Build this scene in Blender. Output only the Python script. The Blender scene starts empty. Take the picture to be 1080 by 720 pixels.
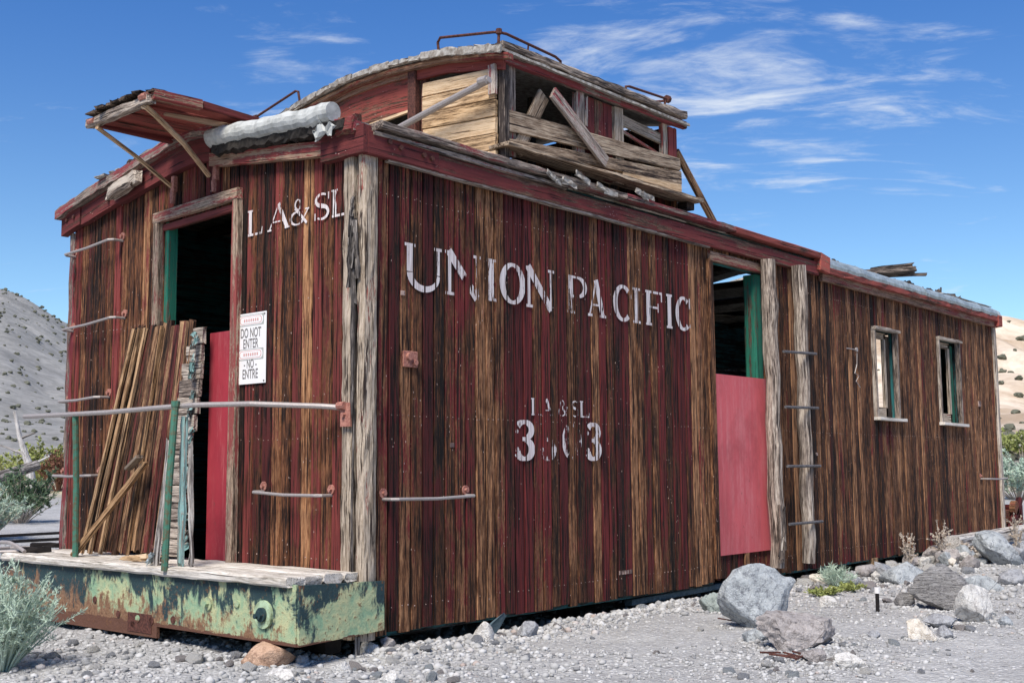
import bpy, math, random
import numpy as np
from mathutils import Vector, Matrix, noise
SC = bpy.context.scene
COL = SC.collection
R = random.Random(7)
# ------------------------------------------------------------------ camera
cd = bpy.data.cameras.new('camera'); cam = bpy.data.objects.new('camera', cd); COL.objects.link(cam)
cr = Vector((0.654136, -0.756339, -0.007594)); cu = Vector((-0.077594, -0.077088, 0.994000)); cf = Vector((0.752386, 0.649622, 0.109113))
M = Matrix((cr, cu, -cf)).transposed().to_4x4(); M.translation = Vector((-3.8954, -4.3490, 0.8155))
cam.matrix_world = M
cd.sensor_width = 36; cd.lens = 40.57; cd.clip_start = .05; cd.clip_end = 5000
SC.camera = cam
# ------------------------------------------------------------------ sky, sun, exposure
SUN_EL, SUN_AZ = math.radians(52), math.radians(203)      # direction TO the sun, azimuth from +x ccw
sd = Vector((math.cos(SUN_EL)*math.cos(SUN_AZ), math.cos(SUN_EL)*math.sin(SUN_AZ), math.sin(SUN_EL)))
ld = bpy.data.lights.new('sun', 'SUN'); ld.energy = 4.2; ld.angle = math.radians(24); ld.color = (1, .93, .84)
lo = bpy.data.objects.new('sun', ld); COL.objects.link(lo); lo.rotation_euler = (-sd).to_track_quat('-Z', 'Y').to_euler()
W = bpy.data.worlds.new('World'); SC.world = W; W.use_nodes = True
SC.view_settings.view_transform = 'Standard'; SC.view_settings.look = 'None'
SC.view_settings.exposure = 0.45; SC.view_settings.gamma = 1


class NT:
    """small node-tree writer"""
    def __init__(s, nt): s.t = nt; s.n = nt.nodes; s.l = nt.links
    def put(s, inp, v):
        if isinstance(v, bpy.types.NodeSocket): s.l.new(v, inp)
        elif v is not None:
            if hasattr(inp.default_value, '__len__'):
                if not hasattr(v, '__len__'): v = (v,)*len(inp.default_value)
                v = tuple(v)
                if len(inp.default_value) == 4 and len(v) == 3: v = v+(1,)
            inp.default_value = v
    def m(s, op, a, b=None, c=None, clamp=False):
        n = s.n.new('ShaderNodeMath'); n.operation = op; n.use_clamp = clamp
        for i, v in enumerate((a, b, c)): s.put(n.inputs[i], v)
        return n.outputs[0]
    def v(s, op, a, b=None):
        n = s.n.new('ShaderNodeVectorMath'); n.operation = op
        s.put(n.inputs[0], a)
        if op == 'SCALE': s.put(n.inputs[3], b)
        elif b is not None: s.put(n.inputs[1], b)
        return n.outputs['Value'] if op in ('DOT_PRODUCT', 'LENGTH') else n.outputs[0]
    def noise(s, vec, scale=1., detail=3., rough=.6, dist=0.):
        n = s.n.new('ShaderNodeTexNoise'); s.put(n.inputs['Vector'], vec)
        n.inputs['Scale'].default_value = scale; n.inputs['Detail'].default_value = detail
        n.inputs['Roughness'].default_value = rough; n.inputs['Distortion'].default_value = dist
        return n.outputs[0]
    def voro(s, vec, scale=1., feature='F1', out='Distance'):
        n = s.n.new('ShaderNodeTexVoronoi'); n.feature = feature; s.put(n.inputs['Vector'], vec); n.inputs['Scale'].default_value = scale
        return n.outputs[out]
    def ramp(s, f, stops, interp='LINEAR'):
        n = s.n.new('ShaderNodeValToRGB'); s.put(n.inputs[0], f); e = n.color_ramp.elements; n.color_ramp.interpolation = interp
        while len(e) < len(stops): e.new(.5)
        for x, (p, c) in zip(e, stops):
            x.position = p
            x.color = (c, c, c, 1) if not hasattr(c, '__len__') else tuple(c)+(1,)
        return n.outputs[0]
    def mix(s, f, a, b, mode='MIX'):
        n = s.n.new('ShaderNodeMix'); n.data_type = 'RGBA'; n.blend_type = mode
        s.put(n.inputs[0], f); s.put(n.inputs[6], a); s.put(n.inputs[7], b)
        return n.outputs[2]
    def sep(s, v):
        n = s.n.new('ShaderNodeSeparateXYZ'); s.put(n.inputs[0], v); return n.outputs
    def comb(s, x, y, z):
        n = s.n.new('ShaderNodeCombineXYZ')
        for i, q in enumerate((x, y, z)): s.put(n.inputs[i], q)
        return n.outputs[0]
    def attr(s, name):
        n = s.n.new('ShaderNodeAttribute'); n.attribute_name = name; return n.outputs['Vector']
    def obj(s): return s.n.new('ShaderNodeTexCoord').outputs['Object']
    def geo(s, o): return s.n.new('ShaderNodeNewGeometry').outputs[o]
    def step(s, x, a, b):
        n = s.n.new('ShaderNodeMapRange'); n.interpolation_type = 'SMOOTHSTEP'
        s.put(n.inputs[0], x); s.put(n.inputs[1], a); s.put(n.inputs[2], b); return n.outputs[0]


w = NT(W.node_tree)
for n in list(w.n): w.n.remove(n)
sky = w.n.new('ShaderNodeTexSky'); sky.sky_type = 'NISHITA'; sky.sun_disc = False
sky.sun_elevation = SUN_EL; sky.sun_rotation = math.pi/2 - SUN_AZ
sky.altitude = 1200; sky.air_density = .9; sky.dust_density = .3; sky.ozone_density = 2.2
dv = w.n.new('ShaderNodeTexCoord').outputs['Generated']
x, y, z = w.sep(dv)[:3]
# wisps of cirrus lie on a high flat layer: directions are projected on it
zz = w.m('ADD', w.m('MAXIMUM', z, 0), .12)
pv = w.comb(w.m('DIVIDE', x, zz), w.m('DIVIDE', y, zz), 0)
pu = w.v('DOT_PRODUCT', pv, (.62, -.785, 0)); pw = w.v('DOT_PRODUCT', pv, (.785, .62, 0))
st_ = w.comb(pu, w.m('MULTIPLY', pw, 2.1), 0)
c1 = w.noise(st_, 2.5, 9, .60, 1.0)
c2 = w.noise(pv, .9, 3, .5)
c3 = w.noise(st_, 8, 6, .7, .4)
def lobe(d, a, b):
    d = Vector(d).normalized(); return w.step(w.v('DOT_PRODUCT', dv, tuple(d)), math.cos(math.radians(b)), math.cos(math.radians(a)))
def pd(px, py): return cf + cr*((px-540)/1217) + cu*((360-py)/1217)
reg = w.m('ADD', lobe(pd(660, 88), 1, 5.5), w.m('MULTIPLY', lobe(pd(800, 100), 3, 7), 1.0))
reg = w.m('ADD', reg, w.m('MULTIPLY', lobe(pd(940, 40), .5, 4), .6))
reg = w.m('ADD', reg, w.m('MULTIPLY', lobe(pd(1000, 120), .5, 5), .6))
reg = w.m('ADD', reg, w.m('MULTIPLY', lobe(pd(560, 60), .5, 3.5), .5))
reg = w.m('ADD', reg, w.m('MULTIPLY', lobe(pd(340, 80), .5, 4), .7))
reg = w.m('ADD', reg, w.m('MULTIPLY', lobe(pd(270, 98), .3, 3), .8))
reg = w.m('ADD', reg, w.m('MULTIPLY', lobe(pd(1000, 292), .2, 2), .6))
reg = w.m('MINIMUM', reg, 1.0)
cl = w.m('ADD', w.m('MULTIPLY', c1, .75), w.m('MULTIPLY', c3, .25))
cl = w.m('ADD', cl, w.m('MULTIPLY', w.m('SUBTRACT', reg, 1), .17))
cl = w.m('ADD', cl, w.m('MULTIPLY', w.m('SUBTRACT', c2, .5), .2))
cl = w.step(cl, .42, .71)
cl = w.m('MULTIPLY', cl, .9)
skc = w.mix(1.0, sky.outputs[0], w.mix(w.step(z, .02, .47), (1.40, 1.60, 1.52), (.55, 1.09, 1.72)), 'MULTIPLY')
skc = w.mix(cl, skc, (8.2, 8.8, 9.6))
bg = w.n.new('ShaderNodeBackground'); w.l.new(skc, bg.inputs[0]); bg.inputs[1].default_value = .074
wo = w.n.new('ShaderNodeOutputWorld'); w.l.new(bg.outputs[0], wo.inputs[0])

# ------------------------------------------------------------------ materials
def new_mat(name, rough=.85, metal=0.):
    m = bpy.data.materials.new(name); m.use_nodes = True; t = NT(m.node_tree); b = t.n['Principled BSDF']
    b.inputs['Roughness'].default_value = rough; b.inputs['Metallic'].default_value = metal
    b.inputs['Specular IOR Level'].default_value = .3
    return m, t, b
def bump(t, b, h, strength=.5, dist=.01):
    n = t.n.new('ShaderNodeBump'); t.put(n.inputs['Height'], h); n.inputs['Strength'].default_value = strength; n.inputs['Distance'].default_value = dist
    t.l.new(n.outputs[0], b.inputs['Normal'])
def scalev(t, vec, sx, sy, sz): return t.v('MULTIPLY', vec, (sx, sy, sz))

def wood_mat(name, dark, mid, light, paint=None, paint2=None, amt=.5, soft=4., cracks=.37, fleck=None, contrast=.30, board=.22, pv=(1.6, 1.5, 1.5, 2.2, 1.2)):
    m, t, b = new_mat(name)
    g = t.attr('gc'); tone, bias, extra = t.sep(t.attr('rnd'))[:3]
    n1 = t.noise(scalev(t, g, 140, 140, 11), 1, 5, .72)
    n2 = t.noise(scalev(t, g, 26, 26, 2.6), 1, 6, .7)
    n3 = t.noise(scalev(t, g, 9, 9, 4.5), 1, 4, .6)
    n4 = t.noise(scalev(t, g, 240, 240, 40), 1, 2, .6)
    f = t.m('ADD', t.m('MULTIPLY', n1, .62), t.m('ADD', t.m('MULTIPLY', n2, .40), t.m('MULTIPLY', n3, .18)))
    f = t.m('SUBTRACT', f, .10)
    n5 = t.noise(scalev(t, g, 50, 50, .7), 1, 3, .6); n6 = t.noise(scalev(t, g, 5, 5, 1.1), 1, 3, .6)
    f = t.m('ADD', f, t.m('MULTIPLY', t.m('SUBTRACT', tone, .5), board))
    f = t.m('ADD', f, t.m('MULTIPLY', t.m('SUBTRACT', n5, .5), contrast))
    f = t.m('ADD', f, t.m('MULTIPLY', t.m('SUBTRACT', n6, .5), .14))
    c = t.ramp(f, [(.37, dark), (.49, mid), (.62, light)])
    h = n1
    if paint:
        pm = t.m('ADD', t.m('MULTIPLY', t.m('SUBTRACT', n2, .5), pv[0]), t.m('MULTIPLY', t.m('SUBTRACT', n3, .5), pv[1]))
        pm = t.m('ADD', pm, t.m('MULTIPLY', t.m('SUBTRACT', n1, .5), pv[2]))
        pm = t.m('ADD', pm, t.m('MULTIPLY', t.m('SUBTRACT', n4, .5), .8))
        pm = t.m('ADD', pm, t.m('MULTIPLY', t.m('SUBTRACT', n5, .5), pv[3]))
        pm = t.m('ADD', pm, t.m('MULTIPLY', t.m('SUBTRACT', n6, .5), pv[4]))
        pm = t.m('ADD', t.m('ADD', pm, bias), amt-.5)
        pm = t.m('MULTIPLY_ADD', pm, soft, .5, clamp=True)
        pc = t.mix(t.ramp(t.m('ADD', t.m('MULTIPLY', n2, .4), t.m('ADD', t.m('MULTIPLY', tone, .35), t.m('MULTIPLY', n5, .3))), [(.38, 1.), (.66, 0.)]), paint, paint2 or [q*.55 for q in paint])
        c = t.mix(pm, c, pc)
        h = t.m('ADD', n1, t.m('MULTIPLY', pm, .35))
    cn = t.noise(scalev(t, g, 95, 95, 2.2), 1, 4, .6)
    ck = t.step(t.m('ADD', cn, t.m('MULTIPLY', t.m('SUBTRACT', n3, .5), .12)), cracks-.05, cracks+.04)
    c = t.mix(ck, t.mix(1., c, (.10, .08, .08), 'MULTIPLY'), c)
    if fleck:
        v = t.voro(scalev(t, g, 60, 60, 22), 1)
        fm = t.m('MULTIPLY', t.m('LESS_THAN', v, .12), t.m('GREATER_THAN', t.noise(scalev(t, g, 13, 13, 5)), .59))
        c = t.mix(fm, c, fleck)
    t.l.new(c, b.inputs['Base Color'])
    bump(t, b, t.m('ADD', h, t.m('MULTIPLY', ck, .6)), .8, .006)
    return m
RED, RED2 = (.155, .021, .021), (.060, .009, .009)
PINKW = (.50, .36, .30)
M_SIDE = wood_mat('weathered red painted boards', (.010, .005, .003), (.118, .046, .019), (.42, .215, .105), RED, RED2, .42, 3.0, .455, PINKW, contrast=.22, board=.15, pv=(1.7, 1.7, 1.8, 1.3, 1.5))
M_END = wood_mat('weathered end boards', (.013, .006, .004), (.165, .062, .025), (.46, .235, .11), (.22, .042, .035), (.075, .013, .012), .45, 3.0, .445, PINKW, contrast=.22, board=.17, pv=(1.7, 1.7, 1.8, 1.3, 1.5))
M_TRIM = wood_mat('red painted trim', (.06, .03, .02), (.24, .14, .09), (.42, .29, .2), (.25, .052, .046), (.10, .020, .020), .52, 5., .38, PINKW)
M_TRIMR = wood_mat('bright red trim', (.06, .03, .02), (.26, .14, .09), (.42, .29, .2), (.40, .095, .070), (.20, .045, .036), .66, 4., .38, PINKW)
M_GREY = wood_mat('bare grey wood', (.035, .028, .024), (.23, .18, .145), (.54, .465, .38), None, None, cracks=.415)
M_GREYR = wood_mat('grey wood with red paint traces', (.04, .03, .026), (.27, .215, .175), (.55, .48, .41), (.27, .055, .06), (.16, .03, .035), .33, 5., .39)
M_PALE = wood_mat('pale corner wood', (.12, .09, .07), (.27, .21, .15), (.52, .43, .33), (.30, .08, .06), None, .12, 5., .43)
M_TAN = wood_mat('tan boards', (.05, .03, .017), (.36, .23, .125), (.66, .47, .29), None, None, cracks=.385)
M_FRAME = wood_mat('light tan door frame', (.09, .06, .04), (.46, .34, .24), (.72, .60, .46), (.34, .08, .07), None, .22, 4., .38)
M_NEW = wood_mat('fresh sawn boards', (.10, .06, .03), (.50, .33, .18), (.72, .53, .33), None, None, cracks=.33)
M_BRG = wood_mat('warm grey brown planks', (.03, .02, .013), (.25, .175, .115), (.52, .41, .29), None, None, cracks=.415)
M_DKG = wood_mat('dark grey splinters', (.015, .013, .012), (.11, .095, .085), (.34, .30, .26), None, None, cracks=.43)
M_DARKW = wood_mat('dark old wood', (.010, .007, .005), (.06, .04, .028), (.14, .10, .07), None, None, cracks=.4)
M_LOG = wood_mat('silvery log', (.06, .05, .045), (.34, .31, .28), (.60, .57, .53), None, None, cracks=.42)
M_TANB = wood_mat('brown tan lath', (.03, .016, .008), (.25, .14, .065), (.52, .33, .18), None, None, cracks=.42)
M_LEAN = wood_mat('brown split boards', (.014, .008, .005), (.13, .060, .030), (.42, .25, .13), (.16, .035, .03), None, .12, 5., .44)
M_DECK = wood_mat('bleached deck boards', (.08, .065, .05), (.43, .385, .32), (.70, .65, .58), None, None, cracks=.35)
M_GREEN = wood_mat('green painted timber', (.02, .015, .01), (.14, .10, .07), (.3, .22, .16), (.025, .19, .12), (.012, .09, .06), .75, 5., .36)
M_TEAL = wood_mat('teal painted boards inside', (.01, .01, .01), (.07, .07, .06), (.22, .2, .17), (.04, .20, .20), (.02, .10, .11), .5, 5., .4)
M_PALEIN = wood_mat('pale ceiling boards', (.10, .08, .05), (.35, .31, .24), (.62, .58, .5), None, None, cracks=.36)
M_TURQ = wood_mat('turquoise flaked stakes', (.05, .045, .04), (.30, .28, .24), (.55, .52, .47), (.27, .42, .40), (.14, .27, .26), .5, 5., .4)

def ply_mat(name, c1, c2, pale, pamt=.62):
    m, t, b = new_mat(name, .7)
    g = t.attr('gc')
    n = t.noise(scalev(t, g, 30, 30, 1.6), 1, 5, .65); n2 = t.noise(scalev(t, g, 5, 5, 2), 1, 4, .6); n3 = t.noise(scalev(t, g, 220, 220, 20), 1, 2)
    c = t.mix(t.ramp(n2, [(.35, 0.), (.65, 1.)]), c1, c2)
    f = t.m('ADD', t.m('MULTIPLY', n, .45), t.m('ADD', t.m('MULTIPLY', n2, .3), t.m('MULTIPLY', n3, .25)))
    c = t.mix(t.m('MULTIPLY', t.step(f, pamt-.12, pamt+.1), .6), c, pale)
    n4 = t.noise(scalev(t, g, 3, 3, 1.2), 1, 6, .7, .5); c = t.mix(t.ramp(n4, [(.36, .55), (.52, 0.)]), c, [q*.55 for q in c1])
    sp = t.noise(scalev(t, g, 55, 55, 12), 1, 4, .7); c = t.mix(t.step(sp, .66, .72), c, (.16, .06, .05))
    t.l.new(c, b.inputs['Base Color']); bump(t, b, n, .25, .003); return m
M_PLY = ply_mat('faded pink red plywood', (.60, .115, .125), (.52, .09, .105), (.66, .28, .27), .57)
M_PLY2 = ply_mat('crimson plywood', (.36, .035, .05), (.27, .025, .038), (.55, .18, .17), .60)

def plain(name, c, c2=None, rough=.6, metal=0., sc=30, st=.3, lo=.4, hi=.6):
    m, t, b = new_mat(name, rough, metal)
    o = t.obj(); n = t.noise(o, sc, 5, .65)
    t.l.new(t.mix(t.ramp(n, [(lo, 0.), (hi, 1.)]), c, c2 or [q*.6 for q in c]), b.inputs['Base Color'])
    bump(t, b, n, st, .004); return m
M_IRON = plain('pale worn iron rod', (.40, .37, .35), (.30, .26, .24), .55, .3, 90, .15, .3, .7)
M_RUST = plain('rusty brown iron', (.14, .055, .04), (.06, .025, .02), .8, .2, 70)
M_BOLT = plain('rusty pink bracket', (.42, .20, .15), (.26, .10, .075), .8, 0, 80)
M_NAIL = plain('nail heads', (.42, .30, .25), (.12, .08, .07), .7, 0, 9, 0, .45, .55)
M_TIN = plain('white painted tin', (.50, .51, .48), (.27, .28, .26), .8, 0, 16, 1., .42, .72)
M_TINB = plain('bluish grey flashing', (.44, .50, .50), (.28, .32, .32), .5, .4, 16, .5)
M_TAR = plain('black torn felt', (.018, .015, .013), (.035, .03, .025), .95, 0, 50, 1)
M_FELT = plain('cracked grey roofing felt', (.42, .40, .36), (.20, .17, .14), .9, 0, 28, 1., .38, .62)
M_MINT = plain('mint painted plate', (.42, .55, .36), (.20, .24, .13), .7, 0, 25, .8, .42, .62)
M_RUNG = plain('dark ladder rung', (.17, .16, .16), (.08, .075, .075), .6, .3, 60)
M_DARK = plain('dark underframe', (.015, .012, .011), (.008, .007, .007), .9)
M_BLUEP = plain('pale blue pipe', (.22, .36, .42), (.1, .18, .22), .5)
M_TARP = plain('dusty slate blue sheet', (.09, .13, .15), (.05, .08, .09), .8)
M_POST = plain('green painted post', (.05, .16, .11), (.10, .09, .05), .7, 0, 40, .6, .45, .62)
M_SIGN = plain('white sign enamel', (.78, .76, .74), (.74, .72, .69), .45, 0, 8, .02)
M_INK = plain('grey sign ink', (.12, .11, .10), (.2, .19, .18), .7, 0, 200, .0)
M_INKR = plain('faded red sign ink', (.55, .25, .22), (.6, .34, .3), .7, 0, 100, .0)
M_INKG = plain('grey green sign border', (.30, .31, .28), (.4, .41, .37), .7, 0, 100, .0)
M_BRIGHT = plain('pale new lumber scrap', (.55, .45, .33), (.4, .3, .2), .8, 0, 30, .2)

def beam_mat():
    m, t, b = new_mat('mint green paint over rust', .65)
    o = t.obj()
    st = scalev(t, o, 1, 1, .55)
    n1 = t.noise(o, 3.0, 6, .62, .5); n2 = t.noise(o, 11, 6, .7, .3); n3 = t.noise(st, 7, 7, .72, .6); n4 = t.noise(o, 48, 4, .7); n5 = t.noise(scalev(t, o, 1, 1, .25), 30, 4, .7)
    mint = t.mix(t.ramp(n2, [(.38, 0.), (.6, 1.)]), (.24, .37, .23), (.47, .47, .26))
    rust = t.mix(t.ramp(n4, [(.35, 0.), (.65, 1.)]), (.13, .06, .035), (.30, .18, .10))
    x, yy, z = t.sep(o)[:3]
    rb = t.m('ADD', t.m('MULTIPLY', n2, .45), t.m('ADD', t.m('MULTIPLY', n5, .25), t.m('MULTIPLY', n1, .45)))
    rb = t.m('ADD', rb, t.m('MULTIPLY', t.m('SUBTRACT', .10, z), .55))
    rb = t.m('ADD', rb, t.m('MULTIPLY', t.m('SUBTRACT', yy, .9), .07))
    c = t.mix(t.step(rb, .555, .63), mint, rust)
    dk = t.m('ADD', t.m('MULTIPLY', n3, .6), t.m('ADD', t.m('MULTIPLY', n1, .35), t.m('MULTIPLY', n5, .15)))
    dk = t.m('ADD', dk, t.m('MULTIPLY', t.m('SUBTRACT', z, .16), .55))
    c = t.mix(t.step(dk, .535, .59), c, t.mix(n4, (.010, .030, .045), (.035, .065, .06)))
    # rusted rim along the edges
    rim = t.m('ADD', t.m('MULTIPLY', t.m('SUBTRACT', n2, .5), .06), z)
    c = t.mix(t.m('LESS_THAN', rim, .018), c, (.12, .055, .035))
    fl = t.m('GREATER_THAN', t.m('ADD', t.m('MULTIPLY', n4, .6), t.m('MULTIPLY', n2, .4)), .58); c = t.mix(t.m('MULTIPLY', fl, .75), c, (.16, .075, .035))
    t.l.new(c, b.inputs['Base Color']); bump(t, b, t.m('ADD', n2, t.m('MULTIPLY', n4, .4)), .8, .012); return m
M_BEAM = beam_mat()

def letter_mat():
    m, t, b = new_mat('worn white lettering', .8)
    o = t.obj(); x, y, z = t.sep(o)[:3]; wear, seed, _ = t.sep(t.attr('rnd'))[:3]
    n1 = t.noise(scalev(t, o, 60, 60, 12), 1, 5, .7); n2 = t.noise(scalev(t, o, 22, 22, 8), 1, 3, .6); n3 = t.noise(scalev(t, o, 170, 170, 5), 1, 2)
    u = t.m('ADD', x, y)
    fr = t.m('FRACT', t.m('DIVIDE', t.m('ADD', u, 10*.083), .083))
    gro = t.m('MAXIMUM', t.m('LESS_THAN', fr, .07), t.m('GREATER_THAN', fr, .93))
    n4 = t.noise(scalev(t, o, 26, 26, 3), 1, 4, .65)
    k = t.m('ADD', t.m('MULTIPLY', n1, .35), t.m('ADD', t.m('MULTIPLY', n4, .4), t.m('MULTIPLY', n3, .25)))
    wn = t.n.new('ShaderNodeTexWhiteNoise'); wn.noise_dimensions = '1D'; t.put(wn.inputs['W'], t.m('FLOOR', t.m('DIVIDE', t.m('ADD', u, 10*.083), .083)))
    keep = t.m('GREATER_THAN', t.m('ADD', k, t.m('MULTIPLY', t.m('SUBTRACT', wn.outputs['Value'], .6), .09)), wear)
    a = t.m('MULTIPLY', keep, t.m('SUBTRACT', 1, gro))
    t.l.new(t.mix(t.ramp(n3, [(.35, 0.), (.6, 1.)]), (.42, .34, .33), (.70, .65, .63)), b.inputs['Base Color']); t.l.new(a, b.inputs['Alpha'])
    return m
M_LET = letter_mat()

def ground_mat():
    m, t, b = new_mat('grey desert gravel', .95)
    o = t.obj(); x, y, z = t.sep(o)[:3]
    n1 = t.noise(o, 1.1, 5, .6); n2 = t.noise(o, 14, 5, .7); n3 = t.noise(o, 70, 3, .7)
    v = t.voro(o, 42); v2 = t.voro(o, 110)
    vc = t.voro(o, 42, 'F1', 'Color')
    c = t.mix(t.ramp(n1, [(.35, 0.), (.65, 1.)]), (.365, .36, .345), (.48, .475, .455))
    c = t.mix(t.m('MULTIPLY', t.ramp(t.m('ADD', t.m('MULTIPLY', n2, .6), t.m('MULTIPLY', n3, .4)), [(.35, 1.), (.55, 0.)]), .6), c, (.20, .19, .185))
    c = t.mix(t.m('MULTIPLY', t.m('GREATER_THAN', t.sep(vc)[0], .72), t.m('LESS_THAN', v, .35)), c, (.60, .59, .57))
    # far ground: grey slope north, pale dry badlands east, shade and sun painted in
    r = t.v('LENGTH', t.comb(x, y, 0)); far = t.step(r, 14, 45)
    east = t.step(t.m('SUBTRACT', x, t.m('MULTIPLY', y, 1.15)), -25, 20)
    east = t.m('MULTIPLY', east, t.step(r, 16, 40))
    f1 = t.noise(o, .09, 7, .65); f2 = t.noise(o, .6, 5, .7)
    grey = t.mix(t.ramp(f1, [(.35, 0.), (.65, 1.)]), (.24, .235, .22), (.37, .36, .335))
    grey = t.mix(t.ramp(f2, [(.4, .5), (.6, 0.)]), grey, (.13, .13, .12))
    pale = t.mix(t.ramp(t.noise(o, .055, 8, .7, .6), [(.38, 0.), (.6, 1.)]), (.40, .29, .19), (.74, .63, .49))
    grass = t.m('MULTIPLY', t.step(r, 24, 30), t.m('SUBTRACT', 1, t.step(r, 42, 60)))
    grass = t.m('MULTIPLY', grass, t.ramp(t.noise(o, .22, 4, .6), [(.34, 0.), (.48, 1.)]))
    c = t.mix(far, c, grey); c = t.mix(t.m('MULTIPLY', east, t.step(r, 55, 110)), c, pale)
    c = t.mix(t.m('MULTIPLY', grass, .85), c, (.52, .44, .27))
    t.l.new(c, b.inputs['Base Color'])
    bump(t, b, t.m('ADD', t.m('ADD', n2, t.m('MULTIPLY', n3, .6)), t.m('MULTIPLY', t.m('SUBTRACT', .6, v), .7)), .9, .02)
    return m
M_GROUND = ground_mat()

def rock_mat(name, a, bb, dark, spots=None, strata=0, sc=1.):
    m, t, b = new_mat(name, .92)
    o = t.obj(); q = scalev(t, o, 1, 1, 1+strata)
    n1 = t.noise(q, 5*sc, 6, .65, .4); n2 = t.noise(q, 26*sc, 5, .7); n3 = t.noise(o, 120, 3, .7)
    c = t.mix(t.ramp(n1, [(.36, 0.), (.62, 1.)]), a, bb)
    c = t.mix(t.ramp(n2, [(.36, .9), (.52, 0.)]), c, dark)
    vk = t.voro(q, 9*sc, 'DISTANCE_TO_EDGE'); c = t.mix(t.m('MULTIPLY', t.step(vk, .035, .0), t.step(n1, .45, .6)), c, dark)
    c = t.mix(t.ramp(n3, [(.55, 0.), (.68, .6)]), c, spots or [min(.8, q*1.4) for q in bb])
    t.l.new(c, b.inputs['Base Color'])
    bump(t, b, t.m('ADD', t.m('ADD', n2, n1), t.m('MULTIPLY', n3, .5)), .9, .018); return m
# stone colours
RK = dict(
    blue=rock_mat('blue grey limestone', (.31, .335, .345), (.46, .485, .49), (.15, .16, .175)),
    brown=rock_mat('pinkish brown boulder stone', (.30, .275, .265), (.42, .385, .365), (.16, .14, .13)),
    orange=rock_mat('orange tan stone', (.46, .29, .19), (.56, .38, .27), (.26, .15, .10)),
    grey=rock_mat('grey stone', (.29, .29, .30), (.41, .42, .43), (.16, .16, .17)),
    pale=rock_mat('pale stone', (.58, .56, .52), (.72, .70, .65), (.32, .30, .28)),
    cream=rock_mat('cream stone', (.62, .56, .46), (.74, .69, .60), (.38, .32, .25)),
    stri=rock_mat('dark banded stone', (.20, .19, .185), (.40, .385, .37), (.05, .048, .05), None, 6),
    green=rock_mat('greenish grey stone', (.24, .28, .26), (.34, .38, .35), (.11, .13, .12)))

def leaf_mat(name, a, bb):
    m, t, b = new_mat(name, .8)
    n = t.noise(t.obj(), 9, 3, .6); r = t.geo('Random Per Island')
    t.l.new(t.mix(t.m('ADD', t.m('MULTIPLY', n, .5), t.m('MULTIPLY', r, .5)), a, bb), b.inputs['Base Color']); return m
L_SAGE = leaf_mat('pale sage leaves', (.26, .36, .27), (.52, .61, .49))
L_GREEN = leaf_mat('dark green leaves', (.045, .085, .04), (.12, .18, .10))
L_YEL = leaf_mat('yellow green leaves', (.16, .20, .05), (.36, .38, .13))
L_DRY = leaf_mat('dry seed stalks', (.34, .28, .22), (.55, .48, .40))
L_RBR = leaf_mat('rust brown leaves', (.14, .06, .04), (.26, .13, .08))
L_SCRUB = leaf_mat('hillside scrub', (.07, .075, .05), (.15, .15, .11))

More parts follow.
